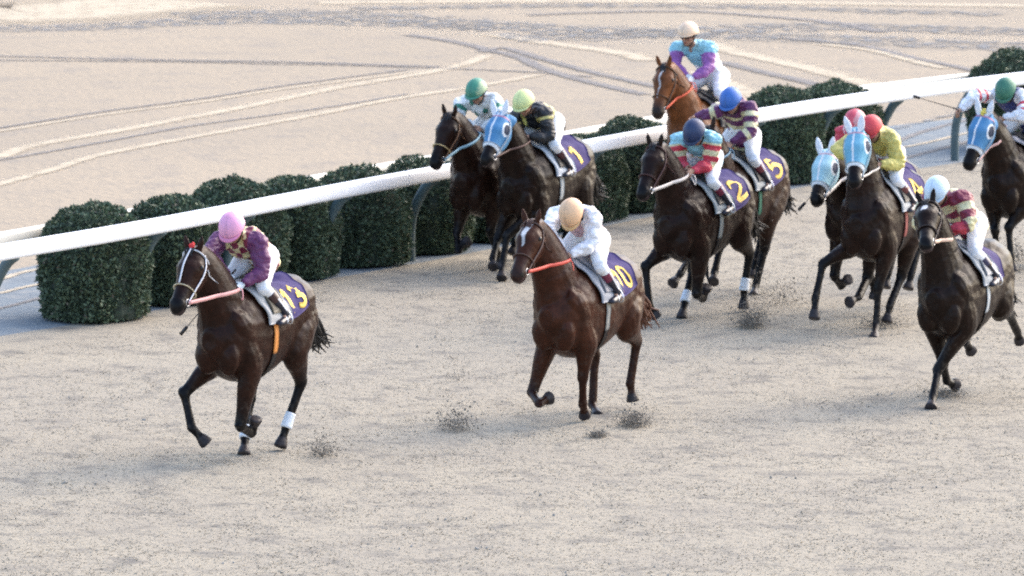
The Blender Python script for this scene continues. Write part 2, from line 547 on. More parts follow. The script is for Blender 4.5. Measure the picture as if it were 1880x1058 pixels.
    if H.get('number'):
        nm = MB()
        strokes = number_strokes(H['number'])
        n0, n1 = H.get('num_x', (x0 + .06, x1 - .10)); t0, t1 = H.get('num_th', (28, 66))
        lw = H.get('num_w', .022)
        for st in strokes:
            st = spline(np.array(st, float), 6) if len(st) > 2 else np.array([np.array(st[0]) * (1 - t) + np.array(st[1]) * t for t in np.linspace(0, 1, 9)])
            # left flank: reading direction runs from head to tail
            xs = n1 + (n0 - n1) * st[:, 0]; ths = R(t0) + (R(t1) - R(t0)) * (1 - st[:, 1]); xs = xs - .07 * (1 - st[:, 1])
            P = np.stack([xs, ths * .29], 1)
            tn = np.gradient(P, axis=0); tn /= np.linalg.norm(tn, axis=1, keepdims=True); nn = np.stack([-tn[:, 1], tn[:, 0]], 1)
            A_ = P + nn * lw; B_ = P - nn * lw
            A_[0] -= tn[0] * lw * .3; B_[0] -= tn[0] * lw * .3
            def nf(a, b, A_=A_, B_=B_):
                q = A_[int(round(a * (len(A_) - 1)))] * (1 - b) + B_[int(round(a * (len(A_) - 1)))] * b
                return drape(q[0], q[1] / .29, .028)
            sheet(nm, nf, len(A_) - 1, 2, .003)
        nm.build("number", M['yellow'], cloth)
    # ---- saddle pad, saddle, girth, stirrups
    pm = MB()
    sheet(pm, lambda a, b: drape(-.02 + .44 * a - .10 * abs(2 * b - 1) + .02 * math.sin(b * 12), R(-72 + 144 * b), .032 + .006 * math.sin(b * 30 + a * 7)), 10, 34, .012)
    pm.build("saddle_pad", M['strap'], root, True, H.get('pad', (.33, .33, .34)))
    sm = MB()
    sm.tube([W(-.16, 0, 1.60), W(-.06, 0, 1.585), W(.10, 0, 1.585), W(.24, 0, 1.625)], [(.085, .02), (.12, .03), (.10, .03), (.05, .03)], up=up, seg=14)
    sheet(sm, lambda a, b: drape(.02 + (.30 * a) * (1 - .25 * abs(2 * b - 1)), R(-58 + 116 * b), .052), 8, 26, .014)
    sm.build("saddle", M['saddle'], root, True, H.get('saddle', (.03, .025, .022)))
    gm = MB()
    sheet(gm, lambda a, b: drape(.13 + .07 * a, R(62 + 236 * b), .010), 2, 50, .006)
    def gcol(v):
        c = np.tile(np.array(H.get('girth', (.38, .37, .35))), (len(v), 1)); c[(v - org) @ up < .93 + lift] = (.02, .014, .012); return c
    gm.build("girth", M['strap'], root, True, gcol)
    for s in (-1, 1):
        st = MB()
        ft = W(.02, s * .33, 1.20)
        st.tube([W(.1, s * .16, 1.52), W(.08, s * .30, 1.38), ft + up * .13], [(.012, .004)] * 3, up=fw, seg=6, cap=0)
        ring = [ft + up * .13, ft + up * .06 + lf * .055, ft - up * .005 + lf * .055, ft - up * .005 - lf * .055, ft + up * .06 - lf * .055, ft + up * .13]
        st.tube(ring, [.007] * 6, up=fw, seg=6, sub=2, cap=0)
        st.build("stirrup", M['metal'], root)
    # ---- mane
    mm = MB()
    rr = np.random.default_rng(H['seed'])
    n = 46
    crest = [W(.3, 0, 1.60)]
    cr = spline(np.array([W(.30, 0, 1.60), m1 + nrm(up - dirn * (up @ dirn)) * .185, m2 + nrm(up - dirn * (up @ dirn)) * .14, HP(-.01, 0, .06)]), 14)
    ms = H.get('mane', 1.0)
    for i in range(n):
        t = i / (n - 1) * (len(cr) - 1); a = cr[int(t)] * (1 - t % 1) + cr[min(int(t) + 1, len(cr) - 1)] * (t % 1)
        s = -1 if rr.random() < H.get('mane_r', .9) else 1
        l = (.10 + .08 * rr.random()) * ms
        a = a + lf * rr.normal(0, .008) - up * .02
        b = a + lf * s * .045 + up * (.01 + .03 * rr.random() * ms) - dirn * .02
        c_ = a + lf * s * (.085 + .03 * rr.random()) - up * l - dirn * .05 * rr.random()
        mm.tube([a, b, c_], [(.018, .012), (.018, .01), (.004, .003)], up=dirn, seg=6, sub=3, cap=0)
    for i in range(0 if H.get('hood') else 9):
        a = HP(-.02, rr.normal(0, .018), .055); b = HP(.03, rr.normal(0, .025), .085); c_ = HP(.10 + .05 * rr.random(), rr.normal(0, .035), .075)
        mm.tube([a, b, c_], [(.014, .01), (.013, .008), (.003, .003)], up=hs, seg=6, sub=3, cap=0)
    mm.build("mane", M['hair'], root, True, H.get('hair', (.007, .006, .007)))
    # ---- tail: streams behind
    tm = MB()
    dock = W(-.82, 0, 1.37)
    tl = H.get('tail', 1.0); ts = H.get('tail_s', 0.0)
    tm.tube([W(-.76, 0, 1.41), dock, W(-.88, 0, 1.27)], [.05, .042, .03], up=lf, seg=10)
    for i in range(90):
        o1 = rr.normal(0, .022, 3); o2 = rr.normal(0, .05, 3) * (1, 1, 1); o3 = rr.normal(0, .09, 3)
        e = rr.uniform(.75, 1.08) * tl
        p0 = dock + fw * .02 + o1 * .5
        tm.tube([p0, W(-.90, ts * .03, 1.24) + o1, W(-.95, ts * .1, 1.12) + o2 * .55, W(-.98 - .08 * e, ts * .2, 1.13 - .17 * e) + o2 * .8, W(-1.0 - .20 * e, ts * .25, 1.11 - .27 * e) + o3 * .6],
                [.014, .019, .019, .016, .005], up=lf, seg=5, sub=3, cap=0)
    tm.build("tail", M['hair'], root, True, H.get('tailc', H.get('hair', (.007, .006, .007))))
    # ---- hood
    if H.get('hood'):
        hc = np.array(H['hood'])
        hm = MB()
        sts = [s_ for s_ in HEADST if s_[0] <= .43]
        hm.tube([HP(t, 0, c_) for t, c_, a, b in sts], [(b * hsc + .011, a * hsc + .011) for t, c_, a, b in sts], up=dorsal, seg=18, sub=3, power=2.3)
        nd = nrm(W(.5, 0, 1.35) - poll)
        hm.tube([HP(.02, 0, -.03), poll + nd * .12 + dorsal * 0], [(.085, .12), (.095, .155)], up=dorsal, seg=16, sub=2)
        for s in (-1, 1):
            hm.ell(HP(.21, s * .05, -.08), (u, dorsal, hs), (.115, .092, .046))
            hm.ell(HP(.16, s * .085, .008), (u, dorsal, hs), (.052, .046, .03))
            ep, et = HP(.0, s * .058, .05), HP(-.14, s * (.095), .15)
            hm.tube([ep, ep * .6 + et * .4, ep * .25 + et * .75, et], [(.034, .024), (.042, .024), (.030, .016), (.006, .006)], up=nrm(u + dorsal), seg=10, sub=2, cap=.3)
        hme = remesh(hm, .009, smooth=2)
        def hp(v):
            rel = (v - poll) / hsc
            a = rel @ u; dd = rel @ dorsal; ss = rel @ hs
            c = np.tile(hc, (len(v), 1))
            top = (a < .12) & (dd < .12)
            edge_ = (a > .385) | ((np.abs(ss) < .010) & (dd > -.02) & (a > -.02))
            c[edge_] = (.72, .74, .76)
            r_ = np.hypot((a - .165) / 1.25, (dd - .0)) 
            e = np.abs(ss) > .055
            c[(r_ < .068) & e] = (.72, .75, .78); c[(r_ < .050) & e] = (.02, .03, .06)
            br = (np.abs(a - .035) < .012) & (dd > -.03); c[br] = mixc(hc, V(.7, .2, .2), .6)
            ear = (a < .025) & (dd > .066) & (np.abs(ss) > .03); c[ear] = (.74, .76, .80)
            return c
        finish(hme, "hood", M['hood'], root, True, hp)
    # ---- bridle
    def ring(t, off=.012, n=24, a0=0, a1=2 * math.pi, dt=0.0, rad=(.011, .004), m=None):
        P = []
        for k in range(n + 1):
            a = a0 + (a1 - a0) * k / n
            c_, hh, hw = head_at(t)
            q = [math.copysign(abs(math.cos(a)) ** .87, math.cos(a)), math.copysign(abs(math.sin(a)) ** .87, math.sin(a))]
            base_ = HP(t + dt * math.sin(a), 0, c_)
            d = hs * q[0] * hw + dorsal * q[1] * hh
            far = base_ + nrm(d) * .3
            hit = bvh.ray_cast(Vector(far), Vector(-nrm(d)))
            P.append((np.array(hit[0]) if hit[0] is not None else base_ + d) + nrm(d) * off)
        m.tube(P, [rad] * len(P), up=u, seg=6, sub=1, cap=0)
        return P
    bc = H.get('bridle', (.03, .02, .02))
    hoodoff = .016 if H.get('hood') else 0
    bm_ = MB()
    if not H.get('hood'):
        ring(.055, .008, a0=-.4, a1=math.pi + .4, dt=-.03, rad=(.013, .006), m=bm_)
    for s in (-1, 1):
        pts = []
        for t, dd in ((.03, .0), (.12, -.03), (.22, -.05), (.33, -.055), (.44, -.05), (.50, -.045)):
            hit = bvh.ray_cast(Vector(HP(t, s * .3, dd)), Vector(-hs * s))
            q = np.array(hit[0]) if hit[0] is not None else HP(t, s * .06, dd)
            pts.append(q + hs * s * (.008 + (hoodoff if t < .42 else 0)))
        bm_.tube(pts, [(.005, .011)] * len(pts), up=dorsal, seg=6, sub=2, cap=0)
    # throat strap
    if not H.get('hood'):
        ring(.14, .010, a0=-math.pi + .15, a1=-.15, rad=(.009, .004), m=bm_)
    if H.get('face_strap'):
        pts = [HP(t, 0, head_at(t)[0] + head_at(t)[1] + .018) for t in (.02, .1, .2, .3, .38)]
        bm_.tube(pts, [(.009, .004)] * len(pts), up=dorsal, seg=6, sub=2, cap=0)
    br = bm_.build("bridle", M['strap'], root, True, bc)
    nb = MB(); ring(.385, .010 + hoodoff * .3, rad=H.get('nb_r', (.011, .005)), m=nb)
    nb.build("noseband", M['strap'], br, True, H.get('noseband', bc))
    bits = []
    for s in (-1, 1):
        c_ = HP(.50, s * .066, -.045)
        rb = MB()
        rb.tube([c_ + (u * math.cos(a) + dorsal * math.sin(a)) * .032 for a in np.linspace(0, 2 * math.pi, 13)], [.006] * 13, up=hs, seg=6, sub=1, cap=0)
        rb.build("bit_ring", M['metal'], br)
        bits.append(c_ + hs * s * .01)
    H['bits'] = bits
    if H.get('pompom') is not None:
        pp = MB()
        for k in range(14):
            q = rr.normal(0, .011, 3)
            pp.ell(HP(-.01, .0, .09) + q, (u, dorsal, hs), (.017, .017, .017), 7, 5)
        pp.build("pompom", M['hood'], root, True, H['pompom'])
    # ---- bandages / boots on legs
    for key in H.get('bandage', ()):
        sh, el, kn, fe, ho = J[key]
        b = MB()
        p = [kn + (fe - kn) * t for t in (.70, .80, .92)] + [fe + (ho - fe) * .08]
        b.tube(p, [(.047, .054), (.048, .056), (.051, .059), (.056, .063)], up=fw, seg=16, sub=3, cap=.1)
        b.build("leg_bandage", M['strap'], root, True, H.get('bandc', (.72, .76, .82)))
    return H

def number_strokes(n):
    D = {
        '0': [[(.5, 1), (.2, .85), (.14, .5), (.2, .15), (.5, 0), (.8, .15), (.86, .5), (.8, .85), (.5, 1)]],
        '1': [[(.22, .80), (.36, .86), (.52, .99)], [(.54, 1.0), (.54, .0)]],
        '2': [[(.14, .76), (.25, .95), (.5, 1), (.78, .9), (.82, .66), (.6, .42), (.3, .2), (.12, .02)], [(.12, .02), (.88, .02)]],
        '3': [[(.14, .86), (.45, 1.0), (.8, .88), (.78, .62), (.45, .53)], [(.45, .53), (.82, .42), (.86, .14), (.5, .0), (.12, .12)]],
        '4': [[(.70, 0), (.70, 1)], [(.68, 1), (.1, .34)], [(.08, .32), (.92, .32)]],
        '5': [[(.84, .99), (.22, .99)], [(.24, .99), (.18, .56)], [(.18, .56), (.5, .66), (.84, .5), (.84, .16), (.5, 0), (.14, .1)]],
    }
    out = []
    m = len(n)
    for i, ch in enumerate(n):
        for st in D[ch]:
            w = .9 / m if m > 1 else .8
            o = (i / m) if m > 1 else .1
            out.append([(o + x * w + .02, y) for x, y in st])
    return out

# ------------------------------------------------------------------ jockeys
def build_jockey(J_, H):
    W, fw, lf = H['W'], H['fw'], H['lf']; up = V(0, 0, 1)
    rr = np.random.default_rng(J_['seed'])
    hz = J_.get('rise', 0.0)
    D = dict(pelvis=(-.03, 0, 1.79 + hz * .6), chest=(.16, 0, 1.95 + hz), neck=(.30, 0, 2.01 + hz * 1.15), head=(.42, 0, 2.05 + hz * 1.3),
             shL=(.24, .19, 1.96 + hz), shR=(.24, -.19, 1.96 + hz), elL=(.34, .27, 1.72), elR=(.34, -.27, 1.72), haL=(.50, .08, 1.66), haR=(.50, -.08, 1.66),
             hipL=(-.03, .10, 1.79), hipR=(-.03, -.10, 1.79), knL=(.32, .25, 1.62), knR=(.32, -.25, 1.62),
             anL=(.02, .325, 1.29), anR=(.02, -.325, 1.29), toL=(.17, .345, 1.22), toR=(.17, -.345, 1.22))
    if 'dflt' in J_: D.update(J_['dflt'])
    P = {k: W(*v) for k, v in D.items()}
    px = J_['px']
    if 'head' in px:
        q = at_depth(*px['head'], P['head']); P['head'] = q
    for k in ('shL', 'shR', 'haL', 'haR', 'knL', 'knR', 'pelvis'):
        if k in px: P[k] = at_depth(*px[k], P[k])
    mid = (P['shL'] + P['shR']) / 2
    # keep the shoulders a person's width apart and the arms a person's length
    w = P['shL'] - P['shR']; w = w / np.linalg.norm(w) * min(max(np.linalg.norm(w), .40), .45)
    P['shL'] = mid + w / 2; P['shR'] = mid - w / 2
    P['chest'] = mid - fw * .06 - up * .03
    hd = P['head'] - mid
    P['neck'] = mid + nrm(hd) * .06 + up * .02
    if np.linalg.norm(hd) > .27: P['head'] = mid + nrm(hd) * .27
    for s in 'LR':
        sgn = 1 if s == 'L' else -1
        e = px.get('el' + s)
        sh = P['sh' + s]; ha = P['ha' + s]
        v = ha - sh
        if np.linalg.norm(v) > .50: ha = P['ha' + s] = sh + nrm(v) * .50; v = ha - sh
        if e is not None:
            el = solve(sh, e, .27, (W(*D['el' + s]) - H['org']) @ lf, lf, H['org'], wl=3, wp=.5)
        else:
            el = W(*D['el' + s])
        # two-bone fit: elbow on the circle at .27 from the shoulder and .25 from the wrist, nearest to the hint
        d = np.linalg.norm(v); a = (.27 ** 2 - .25 ** 2 + d * d) / (2 * d); r2 = max(.27 ** 2 - a * a, .0004)
        vn = v / d; w_ = el - (sh + vn * a); w_ -= vn * (w_ @ vn)
        if np.linalg.norm(w_) < .01: w_ = lf * sgn - up * .6
        P['el' + s] = sh + vn * a + nrm(w_) * math.sqrt(r2)
        P['hip' + s] = P['pelvis'] + lf * sgn * .10
        v = P['an' + s] - P['hip' + s]; d = np.linalg.norm(v); A_, B_ = .41, .39
        if d > .78: A_, B_ = d * .52, d * .5
        a = (A_ ** 2 - B_ ** 2 + d * d) / (2 * d); r2 = max(A_ ** 2 - a * a, .0009)
        vn = v / d; w_ = P['kn' + s] - (P['hip' + s] + vn * a); w_ -= vn * (w_ @ vn)
        P['kn' + s] = P['hip' + s] + vn * a + nrm(w_) * math.sqrt(r2)
    root = empty("person", P['pelvis'] * (1, 1, 0) + V(0, 0, P['toL'][2]), math.atan2(fw[1], fw[0]), J_['label'], 'jockey', 'jockeys riding the racehorses')
    # head frame
    dn = R(J_.get('down', 38)); ty = R(J_.get('turn', 0))
    f0 = fw * math.cos(ty) + lf * math.sin(ty)
    f = nrm(f0 * math.cos(dn) - up * math.sin(dn)); hu = nrm(f0 * math.sin(dn) + up * math.cos(dn)); hs = np.cross(hu, f)
    tl = R(J_.get('tilt', 0)); hu, hs = hu * math.cos(tl) + hs * math.sin(tl), hs * math.cos(tl) - hu * math.sin(tl)
    c = P['head']
    def F(a, s, h): return c + f * a + hs * s + hu * h
    mb = MB()
    mb.ell(F(-.008, 0, .02), (f, hs, hu), (.096, .074, .105), 16, 12)
    mb.ell(F(.028, 0, -.055), (f, hs, hu), (.060, .055, .062), 12, 8)
    mb.ell(F(.062, 0, -.098), (f, hs, hu), (.022, .024, .017))
    mb.tube([F(.085, 0, .015), F(.102, 0, -.012), F(.108, 0, -.03)], [(.010, .012), (.012, .014), (.016, .013)], up=f, seg=8, sub=2)
    mb.ell(F(.080, 0, .028), (f, hs, hu), (.018, .055, .010))
    for s in (-1, 1):
        mb.ell(F(.058, s * .040, -.028), (f, hs, hu), (.028, .024, .022))
        mb.ell(F(-.005, s * .078, -.012), (f, hs, hu), (.019, .010, .030))
    mb.ell(F(.088, 0, -.060), (f, hs, hu), (.011, .025, .006)); mb.ell(F(.085, 0, -.072), (f, hs, hu), (.011, .022, .007))
    mb.tube([F(-.01, 0, -.05), (F(-.01, 0, -.05) + mid) / 2, mid], [.05, .052, .065], up=f, seg=12)
    mb.tube([P['pelvis'], P['pelvis'] * .5 + P['chest'] * .5, P['chest'], mid + up * .0], [(.13, .10), (.12, .09), (.15, .10), (.13, .07)], up=up, seg=16)
    hands = {}
    for s, sg in (('L', 1), ('R', -1)):
        sh, el, ha = P['sh' + s], P['el' + s], P['ha' + s]
        mb.tube([sh * .8 + mid * .2, sh, el, ha * .8 + el * .2, ha], [.05, .052, .038, .028, .024], up=up, seg=10, sub=3)
        hip, kn, an, to = P['hip' + s], P['kn' + s], P['an' + s], P['to' + s]
        mb.tube([hip, hip * .4 + kn * .6, kn, kn * .6 + an * .4, an], [.085, .07, .05, .048, .033], up=lf, seg=10)
        mb.tube([an, an * .6 + to * .4 - up * .015], [(.026, .026), (.022, .018)], up=up, seg=8, sub=1)
        # hand: palm, four bent fingers of different length closed round the rein, thumb on top
        a = nrm(ha - el)
        rein = nrm((H['bits'][0] + H['bits'][1]) / 2 - ha)
        fd = nrm(fw * .8 - up * .35 + a * .5)
        axis = nrm(lf * (-sg) * .2 + up * .9 + fw * .1)           # knuckle row, thumb up
        axis = nrm(axis - fd * (axis @ fd)); inn = np.cross(axis, fd) * 1.0
        if inn @ (lf * -sg) < 0: inn = -inn
        pc = ha + fd * .045
        mb.tube([ha - fd * .012, pc, ha + fd * .085], [(.017, .026), (.016, .038), (.014, .038)], up=axis, seg=10, sub=2)
        for i, (ln, o) in enumerate(((.92, .030), (1.0, .010), (.95, -.011), (.78, -.031))):
            b0 = ha + fd * .085 + axis * o
            b1 = b0 + (fd * .65 + inn * .6) * .034 * ln; b2 = b1 + (inn * .85 - fd * .5) * .028 * ln; b3 = b2 + (-fd * .95 - inn * .1) * .022 * ln
            mb.tube([b0 - fd * .02, b0, b1, b2, b3], [.0095, .0098, .009, .0085, .007], up=axis, seg=8, sub=2)
        t0 = ha + fd * .025 + axis * .03 + inn * .012
        mb.tube([t0, t0 + (fd * .6 + axis * .5 + inn * .5) * .032, t0 + (fd * 1.3 + axis * .55 + inn * 1.0) * .036], [.013, .0105, .008], up=inn, seg=8, sub=2)
        hands[s] = ha + fd * .07 + inn * .02
    me = remesh(mb, .0066, smooth=2)
    sk = np.array(J_.get('skin', (.36, .20, .13)))
    glove = J_.get('glove')
    def paint(v):
        q = v - c
        a, s, h = q @ f, q @ hs, q @ hu
        col = np.tile(sk, (len(v), 1))
        near = np.linalg.norm(q, axis=1) < .16
        lips = near & (a > .083) & (np.abs(h + .066) < .009) & (np.abs(s) < .026); col[lips] = sk * (.85, .5, .5)
        eyes = near & (a > .05) & (np.hypot((np.abs(s) - .034) / 1.5, (h - .006) / .8) < .010); col[eyes] = (.03, .02, .02)
        ew = near & (a > .05) & ~eyes & (np.hypot((np.abs(s) - .034) / 1.9, (h - .006)) < .0105); col[ew] = (.45, .42, .4)
        brow = near & (a > .05) & (np.abs(h - .030) < .006) & (np.abs(np.abs(s) - .036) < .022); col[brow] = (.03, .02, .018)
        hair = near & (a < .03) & (h > -.045) & ((a < -.01) | (h > .03)); col[hair] = (.015, .012, .012)
        ck = near & (a > .02) & (np.hypot(np.abs(s) - .045, h + .03) < .02); col[ck] = sk * (1.1, .92, .9)
        if glove is not None:
            for k in 'LR':
                if glove[0] in (k, '*'):
                    d = np.linalg.norm(v - (P['ha' + k] + nrm(P['ha' + k] - P['el' + k]) * .06), axis=1); col[d < .11] = glove[1]
        return col
    body = finish(me, "body", M['skin'], root, True, paint)
    # helmet
    hm = MB()
    Rr = .135
    n1, n2 = 26, 12
    v = []
    for i in range(n2 + 1):
        th = (math.pi * .53) * i / n2
        for j in range(n1):
            ph = 2 * math.pi * j / n1
            k = 1 + (.055 if math.cos(ph) > .2 else -.02) * (i / n2) ** 2
            ridge = 1 + .006 * math.cos(6 * ph) 
            v.append(F(-.004 + Rr * 1.06 * k * ridge * math.sin(th) * math.cos(ph), Rr * .90 * ridge * math.sin(th) * math.sin(ph), .042 + Rr * 1.0 * math.cos(th)))
    fc = [(i * n1 + j, i * n1 + (j + 1) % n1, (i + 1) * n1 + (j + 1) % n1, (i + 1) * n1 + j) for i in range(n2) for j in range(n1)]
    v2 = [c + (p - c) * .9 for p in v]
    nn = len(v)
    fc2 = [(a + nn, d + nn, e + nn, b + nn) for a, b, e, d in fc]
    rim = [(n2 * n1 + j, n2 * n1 + (j + 1) % n1, nn + n2 * n1 + (j + 1) % n1, nn + n2 * n1 + j) for j in range(n1)]
    hm.add(np.array(v + v2), fc + fc2 + rim)
    hc = np.array(J_['cap']); hc2 = np.array(J_.get('cap2', J_['cap']))
    def hcol(w):
        q = w - c; s = q @ hs
        cc = np.where((s > J_.get('cap_split', 9))[:, None], hc2, hc)
        ph = np.arctan2(s, q @ f + .004); seam = np.abs(np.sin(3 * ph)) * np.hypot(s, q @ f) < .010
        cc = np.where(seam[:, None], cc * .80, cc)
        return cc
    he = hm.build("helmet", M['helmet'], root, True, hcol)
    pk = MB()
    P_ = []
    for j in range(15):
        ph = R(-62 + 124 * j / 14)
        k = math.cos(ph * 1.35) if abs(ph * 1.35) < 1.57 else 0
        a0 = F(.0 + Rr * 1.09 * math.cos(ph), Rr * .9 * math.sin(ph), .036)
        a1 = a0 + (f * math.cos(ph) + hs * math.sin(ph)) * .034 * max(k, 0.05) - hu * .012 * max(k, 0.05)
        P_.append((a0, a1))
    vv = [p[0] for p in P_] + [p[1] for p in P_] + [p[0] - hu * .006 for p in P_] + [p[1] - hu * .006 for p in P_]
    n = 15; fs = []
    for j in range(n - 1):
        fs += [(j, j + 1, n + j + 1, n + j), (2 * n + j, 3 * n + j, 3 * n + j + 1, 2 * n + j + 1), (n + j, n + j + 1, 3 * n + j + 1, 3 * n + j)]
    pk.add(np.array(vv), fs)
    pk.build("peak", M['helmet'], he, True, J_.get('peakc', hc * .9))
    gs = MB()
    for s in (-1, 1):
        gs.tube([F(-.01, s * .083, .0), F(.01, s * .078, -.05), F(.05, s * .035, -.112), F(.058, 0, -.118)], [(.004, .009)] * 4, up=hs, seg=6, sub=3, cap=0)
    gs.build("chin_strap", M['leather'], he)
    if J_.get('goggles'):
        gg = MB()
        zoff, foff = (.006, .0) if J_['goggles'] == 'on' else (.075, .018)
        for s in (-1, 1):
            gg.ell(F(.086 + foff * .8, s * .034, zoff), (f, hs, hu), (.026, .038, .026), 12, 8)
        gg.tube([F(-.13, 0, zoff + .02), F(-.09, .095, zoff + .01), F(.02, .1, zoff), F(.08, .06, zoff), F(.1, 0, zoff), F(.08, -.06, zoff), F(.02, -.1, zoff), F(-.09, -.095, zoff + .01), F(-.13, 0, zoff + .02)],
                [(.003, .011)] * 9, up=hs * .01 + hu, seg=6, sub=3, cap=0)
        gg.build("goggles", M['lens2'] if J_.get('clear') else M['lens'], root)
    # jacket
    jm = MB()
    pel, ch = P['pelvis'], P['chest']
    ax = nrm(mid - pel)
    dor = nrm(up - ax * (up @ ax))
    wa = pel + (ch - pel) * .35
    jm.tube([pel - ax * .15 - dor * .02, wa + dor * .03, pel * .3 + ch * .7 + dor * .04, ch + dor * .015, mid + ax * .03], [(.155, .135), (.16, .14), (.182, .152), (.185, .14), (.11, .08)], up=dor, seg=20, sub=4)
    jm.ell(mid + ax * .04 + dor * .0, (ax, lf, dor), (.07, .08, .07))
    for s in 'LR':
        sh, el, ha = P['sh' + s], P['el' + s], P['ha' + s]
        jm.ell(sh - ax * .01, (lf, ax, dor), (.085, .095, .085))
        jm.tube([mid * .5 + sh * .5, sh, sh * .5 + el * .5, el, el * .5 + ha * .5, ha * .93 + el * .07], [(.095, .095), (.090, .092), (.083, .086), (.073, .075), (.062, .064), (.038, .040)], up=up + lf * .01, seg=14, sub=4)
    jme = remesh(jm, .0085, smooth=3)
    v = get_v(jme)
    nr = np.empty(len(v) * 3); jme.vertices.foreach_get("normal", nr); nr = nr.reshape(-1, 3)
    wr = np.array([noise.noise(Vector((p[0] * 9 + J_['seed'], p[1] * 9, p[2] * 14))) * .020 + noise.noise(Vector((p[0] * 22, p[1] * 22 + J_['seed'], p[2] * 30))) * .010 for p in v])
    set_v(jme, v + nr * wr[:, None])
    pat = J_['pattern']
    def jc(v):
        arm = np.zeros(len(v)); at = np.zeros(len(v)); best = np.full(len(v), 9.0); side = np.zeros(len(v))
        for s, sg in (('L', 1), ('R', -1)):
            d1, t1 = segdist(v, P['sh' + s], P['el' + s]); d2, t2 = segdist(v, P['el' + s], P['ha' + s])
            d = np.minimum(d1, d2); t = np.where(d1 < d2, t1 * .5, .5 + t2 * .5)
            m = d < best
            best = np.where(m, d, best); at = np.where(m, t, at); side = np.where(m, sg, side)
        dt, tt = segdist(v, pel, mid)
        arm = (best < .115) & ((at > .12) | (dt > .15)) & (best < dt * .78)
        al = (v - pel) @ ax; la = (v - pel) @ lf; do = (v - pel) @ dor
        # sleeve head: anything beyond the shoulder line
        return pat(dict(v=v, n=len(v), arm=arm, at=at, side=side, al=al, la=la, do=do, L=np.linalg.norm(mid - pel)))
    finish(jme, "jacket", M['silk'], root, True, jc)
    # breeches
    bm_ = MB()
    bm_.ell(pel - dor * .01 - ax * .02, (ax, lf, dor), (.14, .15, .12), 16, 10)
    bm_.tube([pel - ax * .05, pel + ax * .08, pel + ax * .16], [(.14, .12), (.14, .12), (.125, .10)], up=dor, seg=16)
    for s in 'LR':
        hip, kn, an = P['hip' + s], P['kn' + s], P['an' + s]
        bm_.tube([pel * .5 + hip * .5 - ax * .02, hip, hip * .55 + kn * .45, kn, kn * .8 + an * .2, kn * .6 + an * .4], [.11, .112, .092, .068, .058, .052], up=lf, seg=14)
    bme = remesh(bm_, .010, smooth=3)
    v = get_v(bme); nr = np.empty(len(v) * 3); bme.vertices.foreach_get("normal", nr); nr = nr.reshape(-1, 3)
    wr = np.array([noise.noise(Vector((p[0] * 12, p[1] * 12 + J_['seed'], p[2] * 16))) * .007 for p in v])
    set_v(bme, v + nr * wr[:, None])
    finish(bme, "breeches", M['breeches'], root, True)
    for s in 'LR':
        kn, an, to = P['kn' + s], P['an' + s], P['to' + s]
        bo = MB()
        heel = an - up * .055 - nrm((to - an) * (1, 1, 0)) * .045
        bo.tube([kn * .72 + an * .28, kn * .5 + an * .5, kn * .15 + an * .85, an - up * .02], [(.058, .062), (.054, .062), (.040, .045), (.042, .050)], up=fw, seg=14, cap=.2)
        bo.tube([heel, an - up * .045 + (to - an) * .3, to - up * .005, to + nrm(to - an) * .035], [(.032, .034), (.040, .040), (.040, .028), (.028, .018)], up=up, seg=12, sub=3)
        bme = remesh(bo, .008, smooth=2)
        top = np.array(J_.get('boot_top', (.09, .02, .03)))
        def bc(v, kn=kn, an=an, to=to):
            d, t = segdist(v, kn, an)
            cc = np.tile(V(.012, .013, .025), (len(v), 1))
            cc[t < .52] = top
            # white piping down the back of the boot, as on the photographed boots
            w_ = (v - an) @ fw
            cc[(t > .3) & (t < .93) & (np.abs(((v - (kn + t[:, None] * (an - kn))) @ nrm(np.cross(an - kn, lf)))) < .010) & (((v - an) @ lf) * (1 if kn is P['knL'] else -1) > 0)] = (.6, .62, .66)
            b = (v - an) @ nrm(to - an)
            cc[(b > .05) & (b < .085) & (t >= .99)] = (.5, .54, .6)
            return cc
        finish(bme, "boot", M['boot'], root, True, bc)
    # reins belong to the horse's tack
    for k, s, sg in ((0, 'R', -1), (1, 'L', 1)):
        b = H['bits'][k]
        hnd = hands[s] if s not in J_.get('freehand', '') else hands['L' if s == 'R' else 'R']
        side = lf * sg
        q1 = b + (hnd - b) * .35 + side * .02 - up * .006; q2 = b + (hnd - b) * .7 + side * .02 - up * .006
        bv = H['bvh']
        pts = spline(np.array([b, q1, q2, hnd]), 6)
        for i in range(1, len(pts) - 1):
            hit = bv.ray_cast(Vector(pts[i] + side * .5), Vector(-side), 1.0)
            if hit[0] is not None:
                over = (np.array(hit[0]) - pts[i]) @ side
                if over > -.012: pts[i] = pts[i] + side * min(over + .014, .12)
        rm = MB()
        rm.tube(pts, [(.006, H.get('rein_w', .014) * 1.15)] * len(pts), up=up, seg=6, sub=1, cap=0)
        rc = H.get('rein', (.05, .03, .03))
        o = rm.build("rein", M['strap'], H['root'], True, rc)
    # bight of the rein hanging from the hands
    rm = MB()
    a, b = hands['L'], hands['R' if 'R' not in J_.get('freehand', '') else 'L']
    rm.tube([a, a * .6 + b * .4 + fw * .03 - up * .03 + lf * .10, (a + b) / 2 - up * .13 + fw * .05 + lf * .12, a * .4 + b * .6 - up * .05 + lf * .04, b], [(.004, .009)] * 5, up=fw, seg=6, sub=5, cap=0)
    rm.build("rein", M['strap'], H['root'], True, H.get('rein_loop', rc))
    J_['P'] = P; J_['hands'] = hands; J_['root'] = root
    return J_

